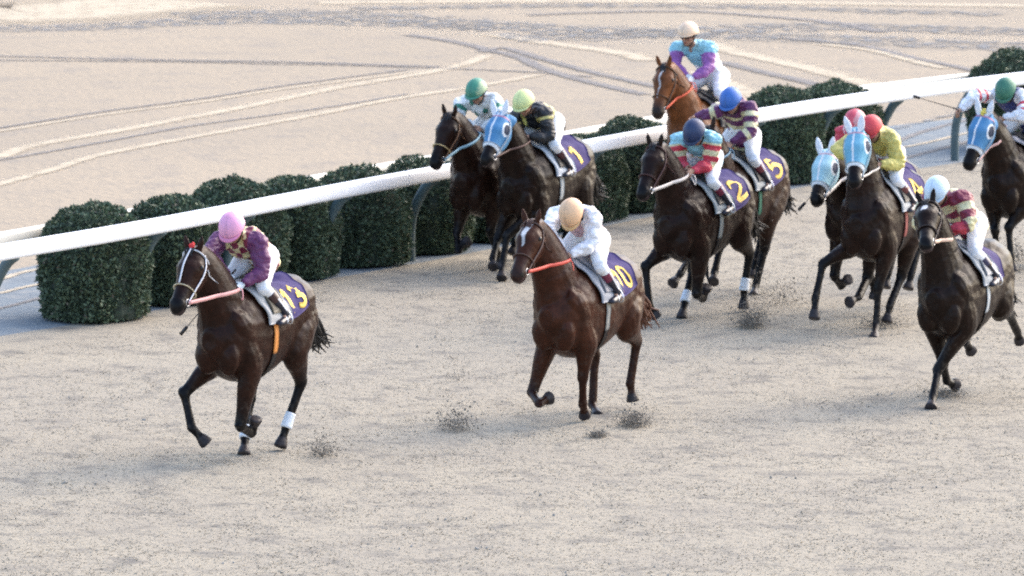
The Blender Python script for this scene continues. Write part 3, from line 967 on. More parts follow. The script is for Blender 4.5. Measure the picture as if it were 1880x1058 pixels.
def whip(hand, d, label, ln=.62):
    d = nrm(d); m = MB()
    a = hand - d * .10
    m.tube([a, hand + d * .08], [.011, .010], up=(0, .1, 1), seg=8)
    m.tube([hand + d * .08, hand + d * ln * .5, hand + d * ln * .88], [.007, .0055, .004], up=(0, .1, 1), seg=6)
    m.tube([hand + d * ln * .86, hand + d * ln], [(.004, .018), (.004, .02)], up=(0, .1, 1), seg=6)
    o = m.build("riding_whip", M['leather'])
    # move the origin to the grip
    o.location = tuple(hand); v = get_v(o.data); set_v(o.data, v - hand)
    tag(o, label, 'whip', 'riding whips')

# ------------------------------------------------------------------ silks (colours of each jacket, torso and sleeves)
PUR, YEL, MAR, WHT, CRM, RED, CYA, NAV, BLK, GRN = V(.12, .025, .10), V(.72, .62, .22), V(.19, .02, .05), V(.82, .82, .86), V(.66, .60, .36), V(.55, .04, .07), V(.27, .56, .66), V(.02, .03, .14), V(.012, .013, .016), V(.03, .16, .12)
def stripes(x, w, a, b, ph=0):
    return np.where((np.floor((x + ph) / w).astype(int) % 2 == 0)[:, None], a, b)
def pat_A(q):
    ck = (np.floor(q['al'] / .07) + np.floor((q['la'] + .5) / .07)).astype(int) % 2 == 0
    c = np.where(ck[:, None], CRM * (1.05, 1.0, .9), MAR); c[q['arm']] = PUR; return c
def pat_B(q):
    c = np.tile(WHT, (q['n'], 1)); ch = (~q['arm']) & (q['do'] < .02) ; c[ch] = V(.62, .42, .46)
    c[(~q['arm']) & (np.abs(q['al'] - .06) < .035)] = V(.75, .45, .5); return c
def pat_C(q):
    c = np.tile(V(.74, .76, .76), (q['n'], 1)); v = q['v'] * 6.5
    f = (v - np.floor(v)) - .5; 
    d = np.hypot(q['la'] / .13 - np.round(q['la'] / .13), q['al'] / .16 - np.round(q['al'] / .16))
    c[(~q['arm']) & (d < .24)] = GRN; c[(q['arm']) & (np.abs(q['at'] - .22) < .05)] = GRN * 1.5; return c
def pat_D(q):
    c = np.tile(BLK, (q['n'], 1)); t = ~q['arm']
    c[t & (np.abs(np.abs(q['la']) - .10) < .024)] = YEL * (.8, .85, .7); c[t & (np.abs(q['al'] - q['L'] * .55) < .02)] = YEL * .8
    c[q['arm'] & (np.abs(q['at'] - .13) < .03)] = YEL * .8; return c
def pat_E(q):
    c = np.tile(WHT, (q['n'], 1)); c[q['al'] > q['L'] * .55] = CYA; c[q['arm']] = V(.27, .09, .32); c[q['arm'] & (q['at'] < .16)] = CYA; return c
def pat_F(q):
    c = np.tile(CYA, (q['n'], 1)); c[(~q['arm']) & (np.abs(q['al'] - .12) < .03)] = CRM
    s = stripes(q['at'], .11, CRM, RED); m = q['arm'] & (q['at'] > .07); c[m] = s[m]; c[q['arm'] & (q['at'] > .55)] = RED; return c
def pat_G(q):
    c = stripes(q['al'], .075, CRM, PUR); c[q['al'] > q['L'] * .85] = PUR
    s = stripes(q['at'], .115, PUR, CRM, .03); c[q['arm']] = s[q['arm']]; c[q['arm'] & (q['at'] > .68)] = PUR; return c
def pat_H(q):
    c = np.tile(V(.60, .52, .15), (q['n'], 1)); c[(~q['arm']) & (np.abs(q['al'] - .1) < .03)] = RED; return c
def pat_I(q):
    c = np.tile(WHT, (q['n'], 1)); c[(~q['arm']) & (np.abs(q['al'] - q['L'] * .8) < .06)] = V(.05, .38, .22); c[q['arm']] = RED; return c
def pat_J(q):
    c = stripes(q['al'], .085, CRM, MAR); s = stripes(q['at'], .15, MAR, CRM, .04); c[q['arm']] = s[q['arm']]; c[q['arm'] & (q['at'] > .62)] = RED * .8; return c
def pat_K(q):
    c = np.tile(NAV, (q['n'], 1)); c[q['arm']] = WHT; c[q['arm'] & ((np.abs(q['at'] - .28) < .035) | (np.abs(q['at'] - .46) < .035))] = RED * 1.1; return c

# ------------------------------------------------------------------ the setting
def ground_mat(name, c1, c2, c3, s1, s2, bump, bscale, rough=.95, patch=None, fine=180):
    m = bpy.data.materials.new(name); m.use_nodes = True
    nt = m.node_tree; N = nt.nodes; L = nt.links; b = N["Principled BSDF"]; b.inputs["Roughness"].default_value = rough
    b.inputs["Specular IOR Level"].default_value = .15
    tc = N.new("ShaderNodeTexCoord")
    def nz(scale, detail=6, rough_=.6, vec=None):
        n = N.new("ShaderNodeTexNoise"); n.inputs["Scale"].default_value = scale; n.inputs["Detail"].default_value = detail; n.inputs["Roughness"].default_value = rough_
        L.new(vec or tc.outputs["Object"], n.inputs["Vector"]); return n.outputs[0]
    def ramp(src, a, b_):
        r = N.new("ShaderNodeMapRange"); r.inputs[1].default_value = a; r.inputs[2].default_value = b_; L.new(src, r.inputs[0]); return r.outputs[0]
    def mix(f, a, b_):
        x = N.new("ShaderNodeMix"); x.data_type = 'RGBA'
        L.new(f, x.inputs[0])
        for s, i in ((a, 6), (b_, 7)):
            if isinstance(s, tuple): x.inputs[i].default_value = (*s, 1)
            else: L.new(s, x.inputs[i])
        return x.outputs[2]
    o = mix(ramp(nz(s1, 4), .38, .62), c1, c2)
    o = mix(ramp(nz(s2, 5, .6), .50, .72), o, c3)
    f = N.new("ShaderNodeVectorMath"); f.operation = 'SCALE'
    mr = N.new("ShaderNodeMapRange"); mr.inputs[1].default_value = .25; mr.inputs[2].default_value = .75; mr.inputs[3].default_value = .88; mr.inputs[4].default_value = 1.12
    L.new(nz(fine, 3, .8), mr.inputs[0]); L.new(o, f.inputs[0]); L.new(mr.outputs[0], f.inputs["Scale"])
    L.new(f.outputs[0], b.inputs["Base Color"])
    bp = N.new("ShaderNodeBump"); bp.inputs["Distance"].default_value = bump; L.new(nz(bscale, 3, .5), bp.inputs["Height"]); L.new(bp.outputs[0], b.inputs["Normal"])
    return m

def flat(name, poly, z, m, label=None, kind='structure'):
    me = bpy.data.meshes.new(name)
    me.from_pydata([(p[0], p[1], z) for p in poly], [], [tuple(range(len(poly)))])
    me.materials.append(m); o = bpy.data.objects.new(name, me); link(o); tag(o, label, None, None, kind); return o

# running rail line (ground points under the rail top), fitted to the photograph's line
g_top = [(-260, 491), (0, 446), (290, 397), (700, 320), (1077, 254), (1395, 197), (1640, 160), (1880, 130), (2200, 96)]
RP = np.array([gnd(x, (t + 121) / .879)[:2] for x, t in g_top])
RP = spline(np.concatenate([RP, np.zeros((len(RP), 1))], 1), 12)[:, :2]
_d = np.concatenate([[0], np.cumsum(np.linalg.norm(np.diff(RP, axis=0), axis=1))])
def rail_at(s, off=0.0, z=0.0):
    """point s metres along the rail, off metres to the infield side"""
    x = np.interp(s, _d, RP[:, 0]); y = np.interp(s, _d, RP[:, 1])
    x2 = np.interp(s + .4, _d, RP[:, 0]); y2 = np.interp(s + .4, _d, RP[:, 1]); x1 = np.interp(s - .4, _d, RP[:, 0]); y1 = np.interp(s - .4, _d, RP[:, 1])
    t = nrm(V(x2 - x1, y2 - y1, 0)); n = V(-t[1], t[0], 0)
    return V(x, y, z) + n * off, t, n
def s_of_px(px, z=1.0):
    ss = np.linspace(0, _d[-1], 900)
    xs = np.array([proj(rail_at(s, 0, z)[0])[0] for s in ss])
    return float(np.interp(px, xs, ss))

M['turf'] = ground_mat("dormant_turf", (.325, .288, .226), (.295, .262, .21), (.165, .152, .134), .55, 2.6, .02, 9)
M['dirt'] = ground_mat("dirt_track_sand", (.335, .278, .208), (.305, .256, .195), (.26, .225, .185), .10, 1.4, .03, 7, fine=60)
M['path'] = ground_mat("service_path_gravel", (.20, .23, .25), (.17, .195, .215), (.27, .27, .26), .7, 3.0, .02, 9)
N_, P_, F_ = 0, 0, 0
SS = np.linspace(0, _d[-1], 40)
def edge_line(off):
    a = [rail_at(s, off)[0] for s in SS]
    return [a[0] + (a[0] - a[1]) * 60] + a + [a[-1] + (a[-1] - a[-2]) * 60]
edge = edge_line(.12)
_w = [np.clip(1 - (SS[min(max(i - 1, 0), 39)] - 0) / s_of_px(760), 0, 1) for i in range(42)]
edge = [a * (1 - w) + b * w for a, b, w in zip(edge, edge_line(1.0), _w)]; pedge = edge_line(3.9)
base = flat("ground", [(-400, -60), (400, -60), (400, 900), (-400, 900)], -.012, M['dirt'], "pale sandy dirt track beyond the hedge")
def strip(name, A, B, z, m, kind='structure', label=None):
    v = [(a[0], a[1], z) for a in A] + [(b[0], b[1], z) for b in B]; n = len(A)
    me = bpy.data.meshes.new(name); me.from_pydata(v, [], [(i, i + 1, n + i + 1, n + i) for i in range(n - 1)])
    me.materials.append(m); o = bpy.data.objects.new(name, me); link(o); tag(o, label, None, None, kind); return o
far = [p + V(42, -40, 0) for p in edge]
strip("turf_track", far, [e for e in edge], 0.0, M['turf'], label="dry winter turf of the racecourse")
strip("service_path", edge, pedge, -.006, M['path'], label="grey gravel strip between the two rails")

# dry grass: short blades over the visible turf
def grass():
    n = 160000
    r = np.random.default_rng(3)
    pts = []
    s = r.uniform(-2, _d[-1] + 2, n * 2); o = -r.uniform(-.12, 1, n * 2) ** 1 * 26
    # visible ground region: sample in picture space with a margin so that the blades lie where a nearby camera looks
    px = r.uniform(-260, 2140, n * 2); py = r.uniform(250, 1180, n * 2)
    dy = (py - 529) / FPX; dx = (px - 940) / FPX
    den = -(FWD[2] - UPV[2] * dy); t = CAMH / den
    X = dx * t; Y = (FWD[1] - UPV[1] * dy) * t
    keep = np.interp(X, RP[:, 0], RP[:, 1]) - .28 > Y
    X, Y = X[keep][:n], Y[keep][:n]
    m = len(X)
    nz = np.array([noise.noise(Vector((x * 1.3, y * .9, 0))) + .6 * noise.noise(Vector((x * 6, y * 4, 3))) for x, y in zip(X, Y)])
    h = (.006 + .008 * np.clip(nz + .4, 0, 1)) * r.uniform(.6, 1.3, m)
    a = r.uniform(0, 2 * math.pi, m); w = r.uniform(.004, .009, m)
    lean = r.normal(0, 1, (m, 2)) * (h[:, None] * 2.6) 
    b1 = np.stack([X - np.cos(a) * w, Y - np.sin(a) * w, np.full(m, -.002)], 1)
    b2 = np.stack([X + np.cos(a) * w, Y + np.sin(a) * w, np.full(m, -.002)], 1)
    tp = np.stack([X + lean[:, 0], Y + lean[:, 1], h], 1)
    v = np.stack([b1, b2, tp], 1).reshape(-1, 3)
    me = bpy.data.meshes.new("dry_grass")
    me.vertices.add(len(v)); me.vertices.foreach_set("co", v.ravel())
    me.loops.add(m * 3); me.loops.foreach_set("vertex_index", np.arange(m * 3))
    me.polygons.add(m); me.polygons.foreach_set("loop_start", np.arange(m) * 3)
    me.update()
    t_ = np.clip(r.normal(.5, .25, m) - .35 * np.clip(-nz, 0, 1), 0, 1)[:, None]
    c = V(.28, .25, .20) * (1 - t_) + V(.35, .312, .245) * t_
    ca = me.color_attributes.new("col", 'FLOAT_COLOR', 'POINT')
    ca.data.foreach_set("color", np.repeat(np.concatenate([c, np.ones((m, 1))], 1), 3, axis=0).ravel())
    me.materials.append(mat("dry_grass_blade", attr=True, rough=.9, spec=.1))
    o = bpy.data.objects.new("dry_grass", me); link(o); tag(o, "short dormant grass of the turf track", 'grass', None, 'stuff')
grass()

# tracks and harrow marks on the sand
M['rut_pale'] = None
def rut_mat(name, col, dens, sx, sy, infl=.35, soft=.07):
    m = bpy.data.materials.new(name); m.use_nodes = True
    N = m.node_tree.nodes; L = m.node_tree.links; b = N["Principled BSDF"]; b.inputs["Base Color"].default_value = (*col, 1); b.inputs["Roughness"].default_value = .95
    b.inputs["Specular IOR Level"].default_value = .1
    tc = N.new("ShaderNodeTexCoord"); n = N.new("ShaderNodeTexNoise"); n.inputs["Scale"].default_value = sx; n.inputs["Detail"].default_value = 7; n.inputs["Roughness"].default_value = .72
    L.new(tc.outputs["Object"], n.inputs["Vector"])
    uv = N.new("ShaderNodeAttribute"); uv.attribute_name = "edge"
    ad = N.new("ShaderNodeMath"); ad.operation = 'MULTIPLY_ADD'; L.new(uv.outputs["Fac"], ad.inputs[0]); ad.inputs[1].default_value = infl; L.new(n.outputs[0], ad.inputs[2])
    mr = N.new("ShaderNodeMapRange"); mr.inputs[1].default_value = dens - soft; mr.inputs[2].default_value = dens + soft; L.new(ad.outputs[0], mr.inputs[0])
    L.new(mr.outputs[0], b.inputs["Alpha"])
    return m
RUTP = rut_mat("sand_ridge_pale", (.47, .40, .30), .92, 3, 1, .6, .20)
RUTD = rut_mat("sand_rut_grey", (.225, .21, .20), .98, 7, 1, .6, .16)
RUTG = rut_mat("churned_sand_grey", (.22, .22, .22), .87, 3.4, 1, .35, .06)
def rut(pxs, w, m, z, name="wheel_track", ends=True):
    P = spline(np.array([gnd(x, y) for x, y in pxs]), 10)
    T = np.gradient(P, axis=0); T /= np.linalg.norm(T, axis=1, keepdims=True); Nn = np.stack([-T[:, 1], T[:, 0], T[:, 2] * 0], 1)
    v = []; e = []
    for k, ed in ((-1, 0), (-.35, 1), (.35, 1), (1, 0)):
        v.append(P + Nn * w * k); a = np.full(len(P), float(ed))
        if ends: a[0] = a[-1] = 0
        e.append(a * 1.0)
    v = np.concatenate(v); e = np.concatenate(e); v[:, 2] = z; n = len(P)
    f = [(j * n + i, j * n + i + 1, (j + 1) * n + i + 1, (j + 1) * n + i) for j in range(3) for i in range(n - 1)]
    me = bpy.data.meshes.new(name); me.from_pydata(v.tolist(), [], f)
    at = me.attributes.new("edge", 'FLOAT', 'POINT'); at.data.foreach_set("value", e)
    me.materials.append(m); o = bpy.data.objects.new(name, me); link(o); tag(o, "track left in the sand", None, None, 'structure')
rut([(-60, 298), (0, 287), (62, 266), (239, 235), (431, 199), (622, 160), (814, 127), (900, 100)], .22, RUTP, -.004)
rut([(-60, 350), (0, 337), (96, 311), (191, 282), (431, 237), (574, 211), (718, 182), (862, 160), (1000, 135)], .17, RUTP, -.003)
rut([(-60, 300), (0, 293), (168, 264), (335, 233), (479, 213), (622, 193), (760, 170)], .09, RUTD, -.002)
rut([(-60, 243), (0, 234), (191, 204), (359, 182), (527, 156), (766, 125)], .09, RUTD, -.001)
rut([(-60, 249), (0, 240), (191, 210), (359, 188), (527, 162), (766, 131), (860, 118)], .10, RUTP, -.0035)
rut([(-60, 98), (0, 102), (144, 106), (335, 110), (527, 113), (718, 119), (814, 122)], .16, RUTD, -.002)
rut([(-60, 112), (0, 110), (144, 111), (335, 113), (527, 117), (700, 121), (960, 131), (1100, 142)], .12, RUTD, -.001)
rut([(742, 62), (838, 77), (900, 92), (950, 104), (1004, 128), (1082, 150), (1192, 175)], .22, RUTD, .000)
rut([(880, 96), (926, 88), (1004, 110), (1082, 131), (1192, 156), (1240, 168)], .20, RUTD, .001)
rut([(960, 28), (1082, 23), (1265, 21), (1421, 31), (1552, 44), (1620, 60)], .25, RUTD, .000)
rut([(1300, 78), (1354, 96), (1473, 122), (1578, 149), (1660, 172)], .35, RUTP, -.003)
rut([(1280, 130), (1317, 146), (1369, 167), (1420, 186)], .35, RUTP, -.002)
rut([(1421, 69), (1578, 83), (1682, 107), (1755, 122), (1830, 140)], .18, RUTD, .002)
rut([(1500, 80), (1600, 92), (1682, 113), (1740, 126)], .2, RUTP, -.001)
rut([(900, 62), (1004, 78), (1135, 96), (1192, 112)], .35, RUTP, -.003)
rut([(1320, 112), (1400, 132), (1480, 150), (1560, 172)], .25, RUTD, .001)
rut([(-80, 52), (150, 50), (400, 38), (700, 42), (940, 52)], 1.4, RUTG, -.0045, "churned_sand")
rut([(300, 30), (600, 26), (1000, 52), (1500, 70), (2000, 92)], 1.9, RUTG, -.0025, "churned_sand")
rut([(900, 70), (1200, 62), (1500, 48), (2000, 62)], 1.7, RUTG, -.0015, "churned_sand")
rut([(600, 16), (1200, 10), (1900, 28)], .9, RUTG, -.0005, "churned_sand")
rut([(-100, 24), (60, 24), (200, 12), (330, 0)], 3.0, RUTP, -.0042, "pale_sand")
rut([(560, 5), (900, 2), (1300, 3), (2000, 12)], .5, RUTP, -.004)
rut([(1640, 262), (1700, 240), (1800, 215), (1900, 200)], .12, RUTD, .001)
rut([(1640, 238), (1700, 222), (1800, 198), (1900, 180)], .14, RUTG, .001)
rut([(1640, 296), (1700, 280), (1800, 255), (1900, 236)], .12, RUTD, .0012)
rut([(1640, 274), (1700, 262), (1800, 238), (1900, 215)], .08, RUTP, .0015)
rut([(-40, 520), (0, 512), (40, 500), (80, 492)], .10, RUTP, .001)
rut([(-40, 545), (0, 538), (40, 528), (80, 520)], .08, RUTP, .0015)
rut([(-40, 575), (0, 566), (40, 556), (80, 545)], .08, RUTD, .001)

# ------------------------------------------------------------------ rails
M['rail'] = mat("rail_white_plastic", (.88, .89, .92), rough=.35, noise_scale=3, amount=.03)
M['rail2'] = mat("rail_cream_plastic", (.82, .77, .66), rough=.4, noise_scale=3, amount=.03)
M['post'] = mat("post_slate_paint", (.075, .115, .125), rough=.5, noise_scale=6, amount=.15)
def rail(name, off, ztop, hw, hh, m, posts, label, cat, lean, joints):
    p0, t, n = rail_at(0, off)
    root = empty(name, p0, 0, label, cat)
    ss = np.linspace(.2, _d[-1] - .2, 90)
    mb = MB(); mb.tube([rail_at(s, off, ztop - hh)[0] for s in ss], [(hw, hh)] * len(ss), up=(0, 0, 1), seg=20, sub=1, cap=0, power=3.0)
    mb.build("rail", m, root)
    for s in joints:
        if not .5 < s < _d[-1] - .5: continue
        j = MB(); j.tube([rail_at(s - .012, off, ztop - hh)[0], rail_at(s + .012, off, ztop - hh)[0]], [(hw + .0015, hh + .0015)] * 2, up=(0, 0, 1), seg=20, sub=1, cap=0, power=3.0)
        j.build("rail_joint", m, root)
    for s in posts:
        if not 0.3 < s < _d[-1] - .3: continue
        c, t, n = rail_at(s, off)
        mb = MB()
        q = [c + n * lean + V(0, 0, -.1), c + n * lean + V(0, 0, .35), c + n * lean * .85 + V(0, 0, .6), c + n * lean * .4 + V(0, 0, ztop - hh * 2 - .08), c + V(0, 0, ztop - hh * 1.6)]
        mb.tube(q, [(.045, .06)] * 5, up=n, seg=10, sub=4, cap=0)
        mb.build("post", M['post'], root)
    return root
pp = [s_of_px(x) for x in (300, 463, 640, 800, 955, 1105, 1255, 1400, 1540, 1655)]
pp += [pp[0] - 2.75, pp[-1] + 1.75, pp[-1] + 3.5]
rail("running_rail", 0, 1.12, .055, .088, M['rail'], pp, "long white running rail on slate posts beside the turf", 'rail', .34, [s_of_px(x) for x in (355, 745, 1130, 1470)])
pp2 = [s_of_px(x, .9) for x in (60, 330, 560, 800, 1040, 1310, 1600, 1708)]
rail("inner_rail", 1.38, .98, .05, .085, M['rail2'], pp2, "cream rail behind the clipped bushes, bordering the dirt track", 'rail', .0, [s_of_px(x) for x in (150, 1560)])

# ------------------------------------------------------------------ clipped bushes between the rails
M['leaf'] = mat("box_leaf", attr=True, rough=.5, noise_scale=5, amount=.3, spec=.2)
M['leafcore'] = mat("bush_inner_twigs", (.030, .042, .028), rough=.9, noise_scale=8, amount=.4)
def bush_mesh(seed, hgt, rad):
    r = np.random.default_rng(seed)
    n = 15000
    u_ = r.random(n); ang = r.uniform(0, 2 * math.pi, n)
    side = u_ < .62
    zc = hgt - .54                           # where the dome starts
    P = np.zeros((n, 3)); Nn = np.zeros((n, 3))
    zz = r.uniform(.03, zc, n)
    th = np.arccos(1 - r.random(n))
    k = 1 + .05 * np.sin(ang * 3 + seed) + .04 * np.sin(ang * 5 + 2 * seed)
    rs = rad * (1 - .10 * (1 - zz / zc) ** 3) * k
    P[:, 0] = np.where(side, rs * np.cos(ang), rad * k * np.sin(th) * np.cos(ang)); P[:, 1] = np.where(side, rs * np.sin(ang), rad * k * np.sin(th) * np.sin(ang))
    P[:, 2] = np.where(side, zz, zc + .54 * np.cos(th))
    Nn[:, 0] = np.where(side, np.cos(ang), np.sin(th) * np.cos(ang)); Nn[:, 1] = np.where(side, np.sin(ang), np.sin(th) * np.sin(ang)); Nn[:, 2] = np.where(side, 0, np.cos(th))
    lump = np.array([noise.noise(Vector(p * 4.5) + Vector((seed, 0, 0))) * .045 + noise.noise(Vector(p * 10)) * .04 for p in P])
    depth = r.exponential(.022, n)
    P += Nn * (lump - depth + r.normal(0, .008, n) )[:, None]
    P[:, 2] = np.maximum(P[:, 2], .02)
    # each leaf: a pointed quad
    d = Nn + r.normal(0, .75, (n, 3)); d /= np.linalg.norm(d, axis=1, keepdims=True)
    b = np.cross(d, r.normal(0, 1, (n, 3))); b /= np.linalg.norm(b, axis=1, keepdims=True)
    l = r.uniform(.028, .052, n)[:, None]
    v = np.stack([P - d * l * .5, P + b * l * .34, P + d * l * .7, P - b * l * .34], 1).reshape(-1, 3)
    me = bpy.data.meshes.new("foliage")
    me.from_pydata(v.tolist(), [], [(4 * i, 4 * i + 1, 4 * i + 2, 4 * i + 3) for i in range(n)])
    t = np.clip(r.beta(2, 3, n) + .25 * np.array([noise.noise(Vector(p * 3.3)) for p in P]), 0, 1)[:, None]
    c = V(.050, .074, .048) * (1 - t) + V(.155, .20, .115) * t
    old = r.random(n) < .03; c[old] = (.15, .13, .10)
    ca = me.color_attributes.new("col", 'FLOAT_COLOR', 'POINT')
    ca.data.foreach_set("color", np.repeat(np.concatenate([c, np.ones((n, 1))], 1), 4, axis=0).ravel())
    me.materials.append(M['leaf'])
    # inner core so that one cannot look straight through
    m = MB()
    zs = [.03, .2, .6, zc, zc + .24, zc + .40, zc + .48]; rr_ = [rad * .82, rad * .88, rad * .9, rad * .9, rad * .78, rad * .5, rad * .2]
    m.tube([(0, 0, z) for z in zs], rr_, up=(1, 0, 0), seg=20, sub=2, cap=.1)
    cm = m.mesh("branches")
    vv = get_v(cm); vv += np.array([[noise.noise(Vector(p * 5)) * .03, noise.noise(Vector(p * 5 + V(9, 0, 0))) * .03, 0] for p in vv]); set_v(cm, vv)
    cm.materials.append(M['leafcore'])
    tm_ = MB(); tm_.tube([(0, 0, -.05), (.01, 0, .12), (0, .01, .3)], [.05, .04, .03], up=(1, 0, 0), seg=8); tk = tm_.mesh("stem"); tk.materials.append(M['leafcore'])
    return me, cm, tk
BM = [bush_mesh(k, h, r_) for k, (h, r_) in enumerate(((1.26, .60), (1.22, .56), (1.27, .60)))]
bush_px = [(172, 0, 1.0, 1.0, "first clipped round bush at the left end of the hedge, fully in view"), (318, 1, .96, .98, "second bush from the left, behind the slate post left of horse 13"),
           (428, 2, 1.0, .99, "clipped bush rising above the rail behind the pink-capped jockey"), (536, 1, .96, .95, "bush just right of the pink-capped jockey's back"),
           (656, 0, .98, .90, "bush with the narrow post in front, midway between horse 13 and the green cap"), (775, 2, .98, .87, "last bush before the dark horse with the green-capped jockey"),
           (890, 1, .97, .88, "bush seen between the forelegs of the green-capped jockey's horse"), (985, 0, .97, .86, "bush hidden mostly behind the yellow-capped jockey's horse"), (1070, 1, .95, .86, "low-topped bush right of the yellow-capped jockey's horse"),
           (1162, 2, .96, .90, "bush behind the head of horse number 2"), (1438, 0, .95, .97, "bush right of the blue-capped jockey, left of a pair"), (1532, 2, .98, .94, "bush above the rail just left of the bare gap in the hedge"),
           (1868, 2, 1.12, 1.04, "big bush at the right edge above the rail")]
for px, k, sr, sh, lab in bush_px:
    s = s_of_px(px, .6)
    c, t, n = rail_at(s, .72)
    # slide along so that the bush itself stands over its place in the hedge
    for _ in range(6):
        e = proj(c + V(0, 0, .6)); s += (px - e[0]) / 100.0; c, t, n = rail_at(s, .72)
    o = empty("clipped_bush", V(c[0], c[1], -.005), random.uniform(0, 6), lab, 'bush', 'clipped bushes between the rails')
    o.scale = (sr, sr, sh)
    for nm, me in zip(("foliage", "branches", "stem"), BM[k]):
        link(bpy.data.objects.new(nm, me), o)

# ------------------------------------------------------------------ kicked-up turf
M['clod'] = mat("torn_turf_soil", (.20, .175, .145), rough=.95, noise_scale=30, amount=.5)
M['dustbit'] = mat("flying_sand", (.30, .28, .25), rough=.95, noise_scale=30, amount=.3)
def spray(px, py, w, h, n, label, dens=1.0, seed=0):
    r = np.random.default_rng(seed + int(px))
    c = gnd(px, py)
    m = MB(); m2 = MB()
    for i in range(int(n * 5.5)):
        z = abs(r.normal(0, h)) * (1 if r.random() < .8 else 1.8); x = r.normal(0, w * (.6 + z * 1.2)); y = r.normal(0, w * .8)
        p = c + V(x, y, z + .01); s = r.exponential(.0019) + .0016
        a = r.normal(0, 1, (3, 3))
        m.ell(p, (a[0], np.cross(a[0], a[1]), np.cross(a[0], np.cross(a[0], a[1]))), (s * 1.3, s, s * .7), 5, 3)
    o = m.build("kicked_turf", M['clod'], None, False)
    tag(o, label, 'turf spray', None, 'stuff')
spray(835, 790, .14, .09, 260, "loose dark turf kicked up between horse 13 and horse 10")
spray(838, 700, .10, .12, 50, "fine grit hanging above the kicked turf", seed=2)
spray(592, 838, .11, .08, 150, "turf torn up behind horse 13's hooves")
spray(1164, 783, .13, .06, 420, "dark turf thrown by horse 10's hind hoof")
spray(1098, 803, .07, .02, 160, "small clod of turf below horse 10")
spray(1378, 602, .14, .10, 620, "dark turf burst under horse 2's hind hooves")
spray(1430, 560, .25, .2, 260, "fine turf grit drifting behind horse 2", seed=1)
spray(1735, 728, .16, .03, 240, "turf scuffed up under the white-capped jockey's horse")
spray(1615, 600, .2, .05, 260, "turf kicked under the hooded horse with the red-capped jockey")
spray(1870, 480, .18, .14, 300, "turf thrown behind the horse at the right edge")
spray(1860, 498, .1, .03, 120, "scuffed turf at the right edge", seed=3)
def divots():
    r = np.random.default_rng(11); m = MB()
    for i in range(90):
        px = r.uniform(-150, 2030); py = r.uniform(330, 1130)
        c = gnd(px, py)
        if np.interp(c[0], RP[:, 0], RP[:, 1]) - .5 < c[1]: continue
        for k in range(int(r.integers(2, 7))):
            a = r.normal(0, 1, (3, 3)); s = r.exponential(.005) + .004
            m.ell(c + V(r.normal(0, .12), r.normal(0, .08), .006), (a[0], np.cross(a[0], a[1]), np.cross(a[0], np.cross(a[0], a[1]))), (s * 1.6, s * 1.2, s * .6), 5, 3)
    o = m.build("turf_crumbs", M['dustbit'], None, False); tag(o, "dark crumbs and divots scattered over the turf", 'turf crumbs', None, 'stuff')
divots()

# ------------------------------------------------------------------ the field: eleven horses and their jockeys
BAY = (.021, .0072, .004); CHN = (.040, .0125, .006); BLKB = (.011, .005, .0032); LBAY = (.14, .048, .016)
HN = "racehorse"
hA = dict(name=HN, seed=1, label="dark bay horse with white noseband galloping in front, saddle cloth 13", yaw=28, withers=(444, 521), gy=842, poll=(360, 464), muzzle=(323, 568),
          coat=BAY, legs=dict(RF=dict(k=(338, 722), f=(352, 785), h=(380, 815)), LF=dict(k=(441, 783), f=(463, 796), h=(470, 768)), RH=dict(k=(458, 735), f=(450, 802), h=(448, 836)), LH=dict(k=(553, 703), f=(526, 782), h=(514, 821))),
          number="13", saddle=(.07, .058, .035), girth=(.75, .28, .06), pad=(.36, .36, .36), bridle=(.68, .68, .72), noseband=(.55, .48, .34), face_strap=True, rein=(.70, .36, .34), rein_w=.018, rein_loop=(.66, .3, .32), pompom=(.6, .03, .03), bandage=('LH', 'RH'), cloth_x=(-.47, .08), num_x=(-.38, -.03))
hB = dict(name=HN, seed=2, label="chestnut horse with a white star, saddle cloth 10, in the middle of the picture", yaw=28, withers=(1056, 484), gy=773, poll=(979, 414), muzzle=(948, 510),
          coat=CHN, points=(.022,.008,.005), legdark=.6, muzc=(.028,.013,.010), legs=dict(RF=dict(k=(977, 722), f=(990, 742), h=(1010, 730)), LF=dict(k=(1070, 694), f=(1070, 742), h=(1074, 764)), RH=dict(k=(1092, 655), f=(1088, 742), h=(1098, 766)), LH=dict(k=(1169, 628), f=(1157, 703), h=(1162, 737))),
          hair=(.06, .022, .012), tailc=(.11, .038, .018), blaze=(.026, .04, .30), number="10", saddle=(.20, .20, .22), girth=(.34, .32, .28), pad=(.30, .31, .34), bridle=(.10, .06, .05), rein=(.62, .09, .06), rein_w=.016, cloth_x=(-.46, .06), num_x=(-.33, -.04), num_w=.018)
hC = dict(name=HN, seed=3, label="dark bay horse with a tan noseband at the rail, ridden in a green cap", yaw=30, withers=(893, 253), gy=492, poll=(829, 216), muzzle=(797, 303), polly=-.02,
          coat=(.016,.0065,.004), legs=dict(RF=dict(k=(839, 428), f=(842, 460), h=(860, 442)), LF={}), noseband=(.55, .42, .22), bridle=(.16, .08, .04), rein=(.26, .45, .56), rein_w=.016, pad=(.3, .3, .32), mane=1.25)
hD = dict(name=HN, seed=4, label="black horse in a bright blue eye hood with the number 1 saddle cloth", yaw=30, withers=(981, 263), gy=505, poll=(920, 216), muzzle=(891, 298),
          coat=BLKB, hood=(.06, .21, .40), legs=dict(RF=dict(k=(914, 438), f=(905, 474), h=(905, 491)), LF=dict(k=(931, 432), f=(922, 488), h=(921, 512))), number="1", num_x=(-.38, -.06), girth=(.55, .54, .5), pad=(.45, .48, .52), rein=(.10, .05, .04), rein_w=.010, bridle=(.3, .35, .4))
